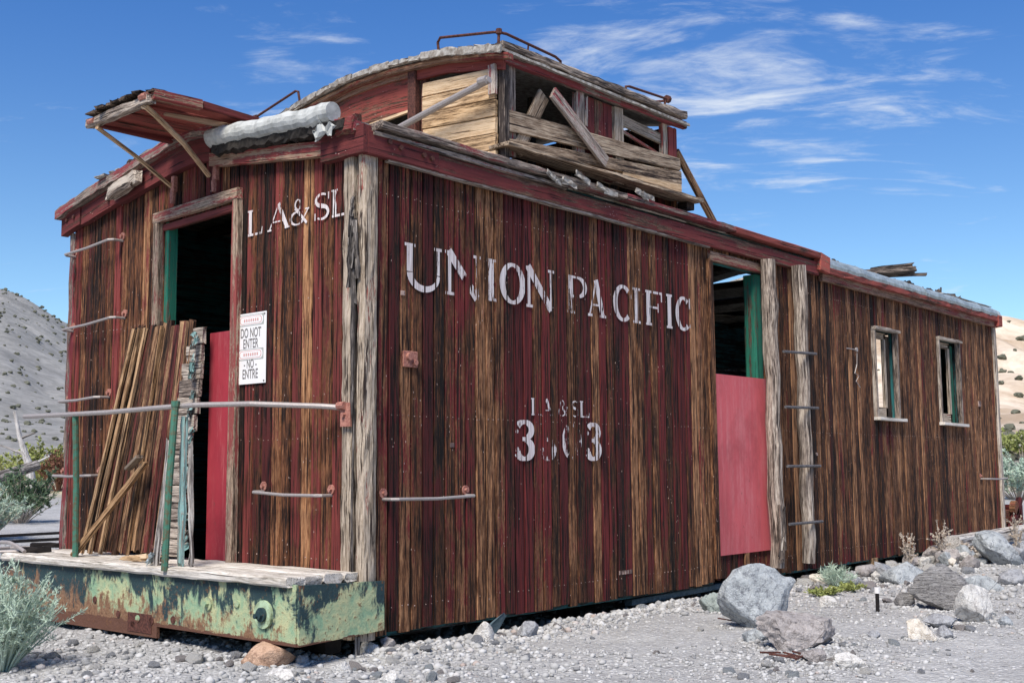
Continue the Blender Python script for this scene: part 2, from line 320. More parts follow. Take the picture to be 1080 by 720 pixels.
# ------------------------------------------------------------------ mesh builder
class MB:
    def __init__(s, seed=None):
        s.v = []; s.f = []; s.gc = []; s.rn = []; s.st = []; s.r = random.Random(seed if seed is not None else R.random())
    def sweep(s, prof, stations, tone=None, bias=0., caps=True, closed=True, alongf=None):
        """prof: list of (u,v); stations: list of (origin, U, V, scale or fn)."""
        r = s.r; off = (r.uniform(-40, 40), r.uniform(-40, 40), r.uniform(-40, 40)); tone = r.random() if tone is None else tone
        n = len(prof); base = len(s.v); s.st.append((base, len(s.f))); al = 0; last = None
        for k, st in enumerate(stations):
            o, U, V = Vector(st[0]), Vector(st[1]), Vector(st[2]); sc = st[3] if len(st) > 3 else 1
            if last is not None: al += (o-last).length
            last = o
            for i, (a, c) in enumerate(prof):
                a, c = a*sc, c*sc
                p = o+U*a+V*c; s.v.append(tuple(p)); s.gc.append((a+off[0], c+off[1], al+off[2]))
                s.rn.append((tone, bias(p) if callable(bias) else bias, r.random()))
        K = len(stations)
        for k in range(K-1):
            for i in range(n if closed else n-1):
                j = (i+1) % n; a = base+k*n
                s.f.append((a+i, a+j, a+n+j, a+n+i))
        if caps and closed and n > 2:
            s.f.append(tuple(base+i for i in reversed(range(n)))); s.f.append(tuple(base+(K-1)*n+i for i in range(n)))
        return s
    def beam(s, p0, p1, w, h, up=(0, 0, 1), seg=None, jit=0., ch=.0, tone=None, bias=0., rag=0., w1=None, sag=0.):
        """rectangular bar from p0 to p1; w across, h along up; jit = worn edges; rag = ragged ends"""
        p0, p1 = Vector(p0), Vector(p1); d = (p1-p0); L = d.length; d.normalize(); up = Vector(up); U = d.cross(up)
        if U.length < 1e-4: U = Vector((1, 0, 0))
        U.normalize(); V = U.cross(d).normalized(); seg = seg or max(1, int(L/.22)); r = s.r
        c = ch or min(w, h)*.12; base = len(s.v); a, b = w/2, h/2
        pr = [(-a, -b+c), (-a+c, -b), (a-c, -b), (a, -b+c), (a, b-c), (a-c, b), (-a+c, b), (-a, b-c)]
        sts = []
        for k in range(seg+1):
            t = k/seg; q = p0.lerp(p1, t)+Vector((0, 0, -sag*4*t*(1-t)))
            sts.append((q, U, V, 1 if w1 is None else 1+(w1/w-1)*t))
        s.sweep(pr, sts, tone, bias)
        if jit or rag:
            n = 8
            for k in range(seg+1):
                for i in range(n):
                    q = Vector(s.v[base+k*n+i])
                    q += Vector((r.uniform(-1, 1), r.uniform(-1, 1), r.uniform(-1, 1)))*jit
                    if rag and k in (0, seg): q += d*r.uniform(-rag, rag)
                    s.v[base+k*n+i] = tuple(q)
        return s
    def box(s, x0, x1, y0, y1, z0, z1, **k):
        dx, dy, dz = x1-x0, y1-y0, z1-z0; cx, cy, cz = (x0+x1)/2, (y0+y1)/2, (z0+z1)/2
        if dz >= dx and dz >= dy: return s.beam((cx, cy, z0), (cx, cy, z1), dx, dy, up=(0, 1, 0), **k) if True else s
        if dx >= dy: return s.beam((x0, cy, cz), (x1, cy, cz), dy, dz, **k)
        return s.beam((cx, y0, cz), (cx, y1, cz), dx, dz, **k)
    def tube(s, pts, r, n=8, r1=None, tone=None, bias=0., jit=0.):
        pts = [Vector(p) for p in pts]; sts = []; prevU = None
        for i, p in enumerate(pts):
            a = pts[max(0, i-1)]; b = pts[min(len(pts)-1, i+1)]; d = (b-a).normalized()
            U = d.cross(Vector((0, 0, 1))) if prevU is None else (prevU-d*prevU.dot(d))
            if U.length < 1e-3: U = d.cross(Vector((1, 0, 0)))
            U.normalize(); prevU = U; V = d.cross(U)
            t = i/max(1, len(pts)-1); rr = r if r1 is None else r+(r1-r)*t
            sts.append((p, U, V, rr*(1+s.r.uniform(-jit, jit))))
        return s.sweep([(math.cos(2*math.pi*k/n), math.sin(2*math.pi*k/n)) for k in range(n)], sts, tone, bias)
    def disc(s, c, axis, r, th, n=20):
        c = Vector(c); a = Vector(axis).normalized()
        return s.tube([c-a*th/2, c-a*th/2*.999, c+a*th/2*.999, c+a*th/2], r, n)
    def quad(s, pts, tone=.5, bias=0.):
        b = len(s.v); o = Vector(pts[0]); U = (Vector(pts[1])-o); V = Vector(pts[-1])-o
        u, v = U.normalized(), V.normalized(); off = s.r.uniform(-30, 30)
        for p in pts:
            q = Vector(p)-o; s.v.append(tuple(p)); s.gc.append((q.dot(u)+off, 0, q.dot(v)+off)); s.rn.append((tone, bias, 0))
        s.f.append(tuple(range(b, b+len(pts)))); return s
    def each(s, name, mat, par=None):
        """every piece becomes an object of its own"""
        st = s.st+[(len(s.v), len(s.f))]; out = []
        for (v0, f0), (v1, f1) in zip(st, st[1:]):
            q = MB(0); q.v, q.gc, q.rn = s.v[v0:v1], s.gc[v0:v1], s.rn[v0:v1]; q.f = [tuple(i-v0 for i in f) for f in s.f[f0:f1]]
            o = q.build(name, mat)
            if par: reparent(o, par)
            out.append(o)
        return out
    def build(s, name, mat, parent=None, smooth=False, origin=None):
        me = bpy.data.meshes.new(name); me.from_pydata(s.v, [], s.f)
        a = me.attributes.new('gc', 'FLOAT_VECTOR', 'POINT'); a.data.foreach_set('vector', np.array(s.gc, 'f').ravel())
        a = me.attributes.new('rnd', 'FLOAT_VECTOR', 'POINT'); a.data.foreach_set('vector', np.array(s.rn, 'f').ravel())
        me.materials.append(mat)
        if smooth: me.polygons.foreach_set('use_smooth', [True]*len(me.polygons))
        o = bpy.data.objects.new(name, me); COL.objects.link(o)
        if origin is not None:
            og = Vector(origin); me.transform(Matrix.Translation(-og)); o.location = og
        if parent: o.parent = parent
        return o
def tag(o, label=None, cat=None, group=None, kind=None):
    if label: o['label'] = label
    if cat: o['category'] = cat
    if group: o['group'] = group
    if kind: o['kind'] = kind
    return o
def empty(name, loc, parent=None):
    o = bpy.data.objects.new(name, None); COL.objects.link(o); o.location = loc; o.empty_display_size = .2
    if parent: o.parent = parent
    return o
def reparent(o, p):
    """parent to an empty that is not at the world origin, keeping place"""
    o.parent = p; o.matrix_parent_inverse = Matrix.Translation(-p.location); return o

# ------------------------------------------------------------------ ground and hills
def nz(x, y, s, seed=0): return noise.noise(Vector((x*s, y*s, seed)))
def sm(a, b, x):
    t = min(1, max(0, (x-a)/(b-a))); return t*t*(3-2*t)
EL = [(-3.2, 5), (-1.0, 5.5), (-.2, 4.6), (.10, 4.6), (.22, 5.2), (.27, 5.5), (.31, 6.1), (.36, 6.4), (.46, 5.8), (.7, 3.5), (.95, 3.5), (1.05, 4.8), (1.076, 6.1), (1.13, 7.6), (1.25, 9.0), (1.5, 10), (2.2, 8), (3.2, 5)]
def elev(az):
    for (a, e), (b, g) in zip(EL, EL[1:]):
        if a <= az <= b: return e+(g-e)*(az-a)/(b-a)
    return 5
CX, CY = -3.9, -4.35
def gh(x, y, fine=True):
    dx, dy = x-CX, y-CY; r = math.hypot(dx, dy)
    h = -.085
    if fine and r < 40:
        h += .022*nz(x, y, 1.3)+.016*nz(x, y, 4.1, 5)+.008*nz(x, y, 11, 9)+.004*nz(x, y, 23, 4)
        h += .05*math.exp(-((x-1.55)**2+(y+1.55)**2)/.5)*.6
        if -.1 < x < 9.6 and y > -.05: h -= .12*sm(-.05, .35, y)*(1-sm(2.6, 3.0, y))
        h += .05*sm(5.2, 7, x)*sm(.1, -.6, y)*(1-sm(12, 20, x))
    h += .016*max(0, r-17)*(1-sm(60, 120, r))
    if r > 45:
        az = math.atan2(dy, dx); e = math.tan(math.radians(elev(az)))
        east = 1-sm(.5, .8, az)
        H = 300*e
        t = sm(50, 320, r)**.9
        rough = (noise.fractal(Vector((x*.012, y*.012, 3)), 1, 2.1, 7)*.16+abs(noise.noise(Vector((x*.02, y*.02, 8))))*.12*east)
        bad = (abs(noise.noise(Vector((x*.045, y*.045, 2))))*4.0+abs(noise.noise(Vector((x*.11, y*.11, 2))))*2.0)*east*sm(80, 160, r)
        h += (noise.noise(Vector((x*.10, y*.10, 5)))*1.1+noise.noise(Vector((x*.25, y*.25, 6)))*.45+abs(noise.noise(Vector((x*.035, y*.035, 7))))*3.)*sm(60, 140, r)
        h += H*t*(1+rough*.5*sm(60, 200, r)) - H*.35*sm(340, 1200, r) + bad - .9*east*sm(80, 160, r)
    return h
def build_ground():
    rs = [0.0]; r = .25
    while r < 1500: rs.append(r); r += max(.035, r*.0125 if r < 14 else r*.022)
    NA = 560; vs = [(CX, CY, gh(CX, CY))]; fs = []
    # finer in the wedge the camera can see
    angs = []
    a = -math.pi
    while a < math.pi-1e-6:
        angs.append(a); a += (.0044 if .15 < a < 1.3 else .03)
    NA = len(angs)
    for r in rs[1:]:
        for a in angs:
            x, y = CX+r*math.cos(a), CY+r*math.sin(a); vs.append((x, y, gh(x, y)))
    for j in range(NA): fs.append((0, 1+j, 1+(j+1) % NA))
    for i in range(len(rs)-2):
        b = 1+i*NA
        for j in range(NA):
            k = (j+1) % NA; fs.append((b+j, b+NA+j, b+NA+k, b+k))
    me = bpy.data.meshes.new('ground'); me.from_pydata(vs, [], fs); me.materials.append(M_GROUND)
    me.polygons.foreach_set('use_smooth', [True]*len(me.polygons))
    o = bpy.data.objects.new('ground', me); COL.objects.link(o); tag(o, kind='structure')
build_ground()

# ------------------------------------------------------------------ caboose body
L, WD, H = 9.43, 2.936, 2.42
BW = .083
CAB = empty('caboose', (0, 0, 0))
tag(CAB, 'derelict red wooden railway caboose with peeling boards and a rooftop cupola, standing on gravel', 'caboose')
ARC = [(0, 2.585), (.35, 2.655), (.94, 2.755), (1.35, 2.82), (1.468, 2.828), (1.60, 2.82), (2.0, 2.755), (2.56, 2.66), (2.936, 2.585)]
def arcz(y, A=ARC):
    if y <= A[0][0]: return A[0][1]+(A[1][1]-A[0][1])/(A[1][0]-A[0][0])*(y-A[0][0])
    for (a, p), (b, q) in zip(A, A[1:]):
        if a <= y <= b: return p+(q-p)*(y-a)/(b-a)
    (a, p), (b, q) = A[-2:]; return q+(q-p)/(b-a)*(y-b)

def board_wall(mb, nails, axis, plane, sgn, u0, u1, zb, zt, openings, biasf, tonef=None, th=.02, nailrows=()):
    """boards stand in `plane` (their back) and project `sgn` outwards"""
    r = mb.r; i0 = math.floor(u0/BW); k = i0
    while k*BW < u1-1e-6:
        a, b = max(u0, k*BW), min(u1, (k+1)*BW); k += 1
        if b-a < .012: continue
        um = (a+b)/2; spans = [(zb(um)+r.uniform(-.012, .006), zt(um))]
        for (o0, o1, z0, z1) in openings:
            if o0 < um < o1:
                ns = []
                for (s0, s1) in spans:
                    if z1 <= s0 or z0 >= s1: ns.append((s0, s1)); continue
                    if z0-s0 > .02: ns.append((s0, z0))
                    if s1-z1 > .02: ns.append((z1, s1))
                spans = ns
        g = .0034+r.random()**2*.0040; c = .008; t = th+r.uniform(-.003, .003)
        tone = tonef(um) if tonef else min(1.2, max(-.3, r.gauss(.50, .30))); pb = r.gauss(0, .30)
        half = um  # beaded boards carry a groove down the middle
        for (s0, s1) in spans:
            a2, b2 = a+g, b-g; m = (a2+b2)/2; gw = .0012
            pr = [(a2, 0), (a2, t-c), (a2+c*.5, t), (m-gw*1.8, t), (m, t-.005), (m+gw*1.8, t), (b2-c*.5, t), (b2, t-c), (b2, 0)]
            nseg = max(1, int((s1-s0)/.18)); warp = r.uniform(-.002, .002)
            if axis == 'x': U, V, of = (1, 0, 0), (0, sgn, 0), lambda z: (0, plane, z)
            else: U, V, of = (0, 1, 0), (sgn, 0, 0), lambda z: (plane, 0, z)
            sts = [(of(s0+(s1-s0)*q/nseg), U, V) for q in range(nseg+1)]
            mb.sweep(pr, sts, tone, lambda p, pb=pb, um=um: pb+biasf(um, p.z))
            if nails is not None:
                for zr in nailrows:
                    zn = zr+r.uniform(-.006, .006)
                    if s0+.03 < zn < s1-.03:
                        for f in ((.3,) if r.random() < .5 else (.25, .75)):
                            un = a+(b-a)*f; p = (un, plane+sgn*(t+.001), zn) if axis == 'x' else (plane+sgn*(t+.001), un, zn)
                            nails.disc(p, (0, 1, 0) if axis == 'x' else (1, 0, 0), r.uniform(.002, .0042), .003, 6)

# near side wall (plane y=0 is the face of the boards)
SO = [(3.34, 4.17, -.5, 2.315), (6.16, 6.70, 1.245, 2.06), (7.72, 8.33, 1.23, 2.09)]
def side_bias(x, z):
    b = -.02 if x < 3.2 else -.58
    if x > 4.1: b += .55*sm(.30, .02, z)+.22*sm(1.95, 2.4, z)+ (.25 if x < 5.1 else 0)*sm(1.2, 2.2, z)
    if x > 6 and 1.0 < z < 1.22 and x < 6.8: b += .4
    b += .25*nz(x, z, 1.3, 4)
    if x < 3.2: b += -.25*sm(.75, 0, z)+.12
    for (c, wd, dd) in ((.30, .04, -.35), (.74, .03, -.3), (.95, .05, -.35), (1.73, .04, -.45), (2.40, .04, -.3), (2.62, .04, -.3), (3.12, .06, -.35), (1.41, .03, -.4)):
        if abs(x-c) < wd: b += dd
    return b
mb = MB(11); nl = MB(12)
board_wall(mb, nl, 'x', .02, -1, .058, L, lambda u: 0, lambda u: 2.43, SO, side_bias, nailrows=(.12, 1.09, 2.24))
for x0, x1 in ((3.36, 3.75), (3.79, 4.16)): pass
sw = mb.build('side_wall', M_SIDE, CAB); tag(nl.build('nail_row', M_NAIL, sw), kind='stuff')
# low boards under the doorway
mb = MB(13); board_wall(mb, None, 'x', .02, -1, 3.35, 4.16, lambda u: .02, lambda u: .24, [(3.72, 3.80, 0, 1)], lambda x, z: .2)
mb.beam((3.76, -.004, .0), (3.76, -.004, .183), .06, .03, up=(0, 1, 0), tone=.9, bias=-2)
mb.build('sill_board', M_SIDE, CAB)

# near end wall (plane x=0)
DO = (1.085, 1.835, .30, 2.335)
def end_bias(y, z):
    b = -.02+.2*nz(y, z, 1.6, 7)
    if y > 1.85: b -= .22
    b += .18*sm(2.0, 2.4, z)
    for (c, wd, dd) in ((.49, .045, -.7), (.60, .03, -.2), (.86, .06, -.25), (2.65, .08, -.3), (2.2, .06, -.4)):
        if abs(y-c) < wd: b += dd
    return b
mb = MB(21); nl = MB(22)
board_wall(mb, nl, 'y', .02, -1, .136, WD, lambda u: .02 if u > 2.9 else .30, lambda u: arcz(u)-.10 if u > 1.3 else 2.46+.14*u/1.2, [DO], end_bias, nailrows=(.98, .36, 1.72))
ew = mb.build('end_wall', M_END, CAB); tag(nl.build('nail_row', M_NAIL, ew), kind='stuff')

# far side and far end walls, with the far end doorway open to the hills
mb = MB(23); board_wall(mb, None, 'x', WD-.02, 1, 0, L, lambda u: 0, lambda u: 2.60, [(5.2, 5.7, 1.24, 2.05)], lambda x, z: -.1)
mb.build('side_wall', M_SIDE, CAB)
mb = MB(24); board_wall(mb, None, 'y', L-.02, 1, .02, WD-.02, lambda u: .0, lambda u: arcz(u)-.1, [(1.06, 1.86, .3, 2.36)], lambda x, z: -.1)
mb.build('end_wall', M_END, CAB)
# inner lining of all walls
mb = MB(25)
def lining(mb, axis, pl, th, u0, u1, zb, zt, ops):
    us = sorted({u0, u1, *[o[0] for o in ops], *[o[1] for o in ops]})
    for a, b in zip(us, us[1:]):
        um = (a+b)/2; sp = [(zb, zt)]
        for o in ops:
            if o[0] < um < o[1]: sp = [q for q in ((zb, o[2]), (o[3], zt)) if q[1]-q[0] > .02]
        for z0, z1 in sp:
            if axis == 'x': mb.box(a, b, pl, pl+th, z0, z1, ch=.001)
            else: mb.box(pl, pl+th, a, b, z0, z1, ch=.001)
lining(mb, 'x', .024, .05, .12, L-.03, -.02, 2.575, SO)
lining(mb, 'x', WD-.075, .05, .03, L-.03, -.02, 2.575, [(5.2, 5.7, 1.24, 2.05)])
lining(mb, 'y', .024, .05, .12, WD-.08, .0, 2.52, [DO])
lining(mb, 'y', L-.075, .05, .08, WD-.08, .0, 2.52, [(1.06, 1.86, .3, 2.36)])
mb.build('wall_lining', M_TEAL, CAB)
mb = MB(26)
for i in range(14): mb.box(.08, L-.08, .08+i*.199, .08+(i+1)*.199-.004, .20, .25)
mb.build('floor', M_DARKW, CAB)
mb = MB(27)
for i in range(27): mb.box(1.95, 1.98, .09+i*.1, .09+(i+1)*.1-.004, .25, 2.6, bias=MB(i).r.gauss(0, .3))
mb.build('partition', M_TEAL, CAB)
mb = MB(28)
for yy in (.45, 2.45): mb.box(.1, L-.1, yy, yy+.2, -.06, .19)
for xx in (.4, 2.2, 4.4, 6.6, 8.8): mb.box(xx, xx+.2, .14, WD-.14, -.05, .15)
mb.each('underframe', M_DARK, CAB)
# corner posts
def cornerpost():
    mb = MB(31)
    def prof(z):
        return
    r = mb.r
    # two faces of an old square post, split down its corner
    K = 26; a = []
    for k in range(K+1):
        z = -.02+(2.43+.02)*k/K
        j = lambda s=.006: r.uniform(-s, s)
        sp = .022+.014*math.sin(z*5.1)+j(.006)
        a.append((z, [(.02, .140), (-.024+j(), .140), (-.032+j(), .09), (-.030+j(), .060+j()), (.05, .050), (.05, .026), (-.03+j(.003), .018+j()), (-.034+j(), .0+j()), (-.02+j(), -.026+j()), (.01+j(.004), -.031+j()), (.035+j(), -.032+j()), (.060, -.028+j(.003)), (.060, .02), (.05, .1)]))
    base = len(mb.v); n = 14
    for z, p in a:
        for (x, y) in p:
            mb.v.append((x, y, z)); mb.gc.append((x*1.0+5, y+3, z)); mb.rn.append((.75, -.15+.2*(z > 2.2), .5))
    for k in range(K):
        for i in range(n):
            j = (i+1) % n; q = base+k*n; mb.f.append((q+i, q+n+i, q+n+j, q+j))
    mb.f.append(tuple(base+i for i in range(n))); mb.f.append(tuple(base+K*n+i for i in reversed(range(n))))
    o = mb.build('corner_post', M_PALE, CAB)
    # twisted splinter of iron and wood hanging on the post
    g = MB(32); r = g.r
    for q in range(9):
        y0 = r.uniform(.015, .065); z0 = r.uniform(1.95, 2.2); ln = r.uniform(.1, .35)
        g.beam((-.035-r.random()*.02, y0, z0), (-.04-r.random()*.03, y0+r.uniform(-.02, .02), z0-ln), r.uniform(.012, .035), .012, up=(1, 0, 0), jit=.005, seg=5, tone=r.uniform(.1, .8))
    g.tube([(-.035, .04, 1.95), (-.05, .03, 1.7), (-.04, .045, 1.5), (-.045, .035, 1.25), (-.055, .025, 1.15), (-.04, .03, 1.0), (-.045, .035, .6), (-.04, .035, .3)], .011, 6, .007, jit=.3)
    g.each('splinter', M_DKG, o)
cornerpost()
mb = MB(33)
mb.beam((.02, 2.93, 0), (.02, 2.93, 2.42), .07, .06, up=(0, 1, 0), jit=.008, seg=14); mb.build('corner_post', M_GREYR, CAB)
mb = MB(34); mb.beam((L-.0, .0, .0), (L-.0, .0, 2.36), .07, .06, up=(0, 1, 0), jit=.003); mb.build('corner_post', M_GREY, CAB)
mb = MB(35); mb.beam((L, WD, .0), (L, WD, 2.36), .07, .06, up=(0, 1, 0), jit=.003); mb.build('corner_post', M_GREY, CAB)

# roof shell: thin boards over the arc
def arc_sheet(mb, A, x0, x1, off, th, segx, jit=0., y0=None, y1=None, tone=None):
    ys = [y0+(y1-y0)*i/24 for i in range(25)] if y0 is not None else [A[0][0]+(A[-1][0]-A[0][0])*i/24 for i in range(25)]
    top = [(y, arcz(y, A)+off) for y in ys]; bot = [(y, z-th) for y, z in reversed(top)]
    pr = top+bot; sts = [((x0+(x1-x0)*k/segx, 0, 0), (0, 1, 0), (0, 0, 1)) for k in range(segx+1)]
    b = len(mb.v); mb.sweep(pr, sts, tone)
    if jit:
        for i in range(b, len(mb.v)):
            q = mb.v[i]; mb.v[i] = (q[0]+mb.r.uniform(-jit, jit), q[1]+mb.r.uniform(-jit, jit)*.4, q[2]+mb.r.uniform(-jit, jit)*.4)
mb = MB(41)
k = 0; x = -.02
while x < L:
    x2 = min(L, x+.22)
    if not (6.45 < x < 6.7): arc_sheet(mb, ARC, x+.002, x2-.002, -.012, .025, 1)
    elif x < 7: 
        arc_sheet(mb, ARC, x+.002, x2-.002, -.012, .025, 1, y0=0, y1=1.5)
        arc_sheet(mb, ARC, x+.002, x2-.002, -.012, .025, 1, y0=2.3, y1=2.93)
    x = x2
mb.build('roof', M_PALEIN, CAB)
# torn felt on the roof
for k_, (a_, b_) in enumerate(((-.03, 1.1), (3.1, 6.2), (8.0, L+.02))):
    mb = MB(420+k_); arc_sheet(mb, ARC, a_, b_, .004, .008, 12, .004); mb.build('roofing_felt', M_FELT, CAB)
# fascia round the near end, following the arc
def arc_band(mb, x, th, top, bot, y0, y1, n, jit=0., bias=0., tone=None):
    pr = [(-th/2, 0), (th/2, 0), (th/2, 1), (-th/2, 1)]; r = mb.r; off = r.uniform(-30, 30); tone = r.random() if tone is None else tone
    b = len(mb.v); al = 0
    for k in range(n+1):
        y = y0+(y1-y0)*k/n; zt, zb = top(y)+r.uniform(-jit, jit), bot(y)+r.uniform(-jit, jit)
        for (dx, z) in ((-th/2, zb), (th/2, zb), (th/2, zt), (-th/2, zt)):
            mb.v.append((x+dx, y, z)); mb.gc.append((dx+off, z-top(y)+off, y+off)); mb.rn.append((tone, bias, 0))
    for k in range(n):
        for i in range(4):
            j = (i+1) % 4; q = b+k*4; mb.f.append((q+i, q+4+i, q+4+j, q+j))
    mb.f.append((b, b+1, b+2, b+3)); q = b+n*4; mb.f.append((q+3, q+2, q+1, q))
mb = MB(43)
arc_band(mb, -.03, .045, lambda y: arcz(y)-.055, lambda y: arcz(y)-.195 if y < 2.3 else arcz(y)-.178, 1.3, 2.75, 14, .003, .25, .2)
arc_band(mb, -.034, .05, lambda y: arcz(y)-.03, lambda y: arcz(y)-.168, 2.76, 3.0, 3, .003, .4, .2)
arc_band(mb, -.032, .045, lambda y: 2.505+.145*y/1.2, lambda y: 2.42+.15*y/1.2, .26, 1.30, 8, .003, -.15, .9)
arc_band(mb, -.036, .055, lambda y: 2.56, lambda y: 2.418, -.055, .28, 3, .002, .5, .2)
mb.build('end_fascia', M_TRIM, CAB)
mb = MB(44)
arc_band(mb, -.05, .10, lambda y: arcz(y)+.008, lambda y: arcz(y)-.05, 1.2, 3.02, 26, .007, .1)
arc_band(mb, -.04, .08, lambda y: arcz(y)+.004, lambda y: arcz(y)-.05, .0, 1.2, 10, .004, .1)
mb.build('roof_edge', M_GREYR, CAB)
mb = MB(45)
for i in range(34):     # lifted shards of roofing along the arc
    y = 1.25+1.75*i/34+mb.r.uniform(-.02, .02); x = mb.r.uniform(-.10, .06); z = arcz(y)+.014
    mb.beam((x, y, z), (x+mb.r.uniform(-.04, .10), y+mb.r.uniform(.04, .09), arcz(y+.06)+.012+mb.r.uniform(0, .016)), .05, .008, jit=.006)
mb.each('roofing_shard', M_FELT, CAB)
mb = MB(46)   # broken grey board end nailed on the fascia
mb.beam((-.10, 2.30, 2.575), (-.10, 1.98, 2.635), .05, .085, jit=.007, seg=4, rag=.02)
mb.beam((-.13, 2.26, 2.545), (-.12, 2.02, 2.585), .04, .03, jit=.008, seg=4, rag=.02)
mb.build('splintered_board', M_GREY, CAB)

# side fascia and eave beam
mb = MB(47)
mb.beam((-.03, -.035, 2.475), (.48, -.035, 2.475), .045, .125, bias=.5, tone=.3)
mb.beam((.485, -.032, 2.462), (2.6, -.032, 2.462), .04, .10, bias=.12, tone=.4, jit=.002)
mb.beam((2.605, -.032, 2.46), (5.03, -.032, 2.46), .04, .11, bias=.15, tone=.5, jit=.002)
mb.beam((5.10, -.030, 2.405), (L+.03, -.030, 2.385), .04, .075, bias=-.15, tone=.6, jit=.003)
mb.each('side_fascia', M_TRIM, CAB)
mb = MB(48)
mb.beam((.0, -.050, 2.528), (1.6, -.050, 2.528), .04, .022, bias=-.3, tone=.4, jit=.004)
mb.beam((.12, -.030, 2.418), (3.3, -.030, 2.410), .035, .03, bias=-.3, tone=.5, jit=.002)
mb.each('fascia_batten', M_GREYR, CAB)
mb = MB(49)
mb.beam((.03, -.045, 2.572), (2.2, -.045, 2.576), .10, .038, jit=.004, seg=24, tone=.4, bias=-.1)
mb.beam((2.205, -.045, 2.576), (3.6, -.045, 2.576), .095, .038, jit=.004, seg=16, tone=.4, bias=.25)
mb.each('eave_beam', M_GREYR, CAB)
mb = MB(50)
mb.beam((3.605, -.045, 2.572), (5.03, -.045, 2.566), .085, .05, jit=.003, bias=.1)
mb.beam((5.0, -.06, 2.52), (5.16, -.06, 2.50), .06, .15, jit=.006, bias=.3)
mb.beam((5.12, -.055, 2.46), (L+.06, -.055, 2.435), .06, .055, jit=.006, seg=44, bias=.1, tone=.3)
mb.beam((L-.06, -.05, 2.42), (L+.07, -.05, 2.42), .09, .13, jit=.003, bias=.6)
mb.each('eave_beam', M_TRIMR, CAB)
mb = MB(51)   # peeled strips lying along the eave below the cupola
for i in range(34):
    x = .6+2.3*mb.r.random(); y = mb.r.uniform(-.03, .10); ln = mb.r.uniform(.15, .8)
    mb.beam((x, y, 2.598+mb.r.uniform(0, .014)), (x+ln, y+mb.r.uniform(-.02, .02), 2.598+mb.r.uniform(0, .018)), mb.r.uniform(.02, .045), .007, jit=.004)
mb.each('peeled_roofing', M_GREY, CAB)
mb = MB(52)
for (x, z) in ((1.42, 2.56), (1.50, 2.555), (1.57, 2.56), (1.92, 2.575), (2.0, 2.57), (1.7, 2.62), (2.35, 2.62), (2.42, 2.61)):
    mb.beam((x-.07, -.108, z+mb.r.uniform(-.02, .02)), (x+.07, -.106, z-.02+mb.r.uniform(-.02, .02)), .006, .028, jit=.006, seg=4)
mb.each('flaked_felt', M_FELT, CAB)
# bluish flashing on the right half of the eave
mb = MB(53)
x = 5.17
while x < L+.05:
    x2 = min(L+.06, x+1.05); dz = -.02*(x-5.1)/4.3
    pr = [(-.085, 2.478), (-.092, 2.505), (-.075, 2.545), (-.03, 2.575), (.06, 2.607), (.40, 2.672), (.40, 2.664), (.06, 2.598), (-.028, 2.567), (-.068, 2.54), (-.084, 2.505), (-.078, 2.478)]
    sts = []
    for k in range(9):
        xx = x+(x2-x)*k/8; sts.append(((xx, mb.r.uniform(-.006, .006), dz+mb.r.uniform(-.006, .006)), (0, 1, 0), (0, 0, 1)))
    mb.sweep(pr, sts); x = x2+.004
fl = mb.build('roof_flashing', M_TINB, CAB)
mb = MB(54)
for i in range(60):
    x = mb.r.uniform(5.3, 9.2); y = mb.r.uniform(.08, .5); s = mb.r.uniform(.015, .05)
    mb.beam((x, y, arcz(y)+.01), (x+s*1.5, y+s, arcz(y)+.02+s*.7), s, s*.6, jit=.01, seg=2)
mb.beam((8.45, .2, 2.62), (8.47, .2, 2.72), .015, .015)
mb.each('roof_debris', M_DARKW, CAB)

# rolled tin over the end edge
mb = MB(55)
pr = []
for k in range(15):
    a = math.radians(-75+k*22); rr = .054+.013*k/15; pr.append((math.cos(a)*rr, math.sin(a)*rr))
pr2 = [(a*.90, b*.90) for a, b in reversed(pr)]
sts = []
for k in range(25):
    t = k/24; y = 1.235-1.02*t; z = 2.728-.075*t+mb.r.uniform(-.003, .003)
    sts.append(((-.085+mb.r.uniform(-.004, .004), y, z), (-1, 0, 0), (0, 0, 1), 1+mb.r.uniform(-.025, .025)))
b_ = len(mb.v); mb.sweep(pr+pr2, sts)
for i_ in range(b_, len(mb.v)):
    q_ = Vector(mb.v[i_]); k_ = noise.noise(q_*14)*.006+noise.noise(q_*50)*.003; mb.v[i_] = (q_.x-k_, q_.y, q_.z+k_)
mb.tube([(-.085, .30, 2.655), (-.09, .22, 2.665), (-.09, .15, 2.66)], .062, 16, .052, jit=.05)
mb.build('rolled_tin', M_TIN, CAB, smooth=False)
mb = MB(56)
mb.beam((-.07, 1.20, 2.655), (-.07, .06, 2.575), .07, .06, jit=.012, seg=26); mb.build('torn_felt', M_TAR, CAB)
mb = MB(57)
for (a, b) in ((.20, .26), (.16, .12)): mb.beam((-.115, a, 2.58), (-.12, b, 2.545), .012, .05, jit=.012, seg=3)
mb.each('tin_scrap', M_TIN, CAB)
mb = MB(58); mb.beam((-.055, .135, 2.575), (-.055, .0, 2.57), .07, .095, ch=.015, jit=.008, seg=3, bias=.1, tone=.5); mb.build('corner_block', M_TRIM, CAB)
mb = MB(59)
for (x, z) in ((.11, 2.50), (.19, 2.485), (.36, 2.48), (.42, 2.475)): mb.disc((x, -.062, z), (0, 1, 0), .014, .02, 8)
for (y, z) in ((2.83, 2.51), (2.92, 2.50), (2.4, 2.56), (1.9, 2.64)): mb.disc((-.062, y, z), (1, 0, 0), .012, .02, 8)
mb.each('bolt', M_RUST, CAB)

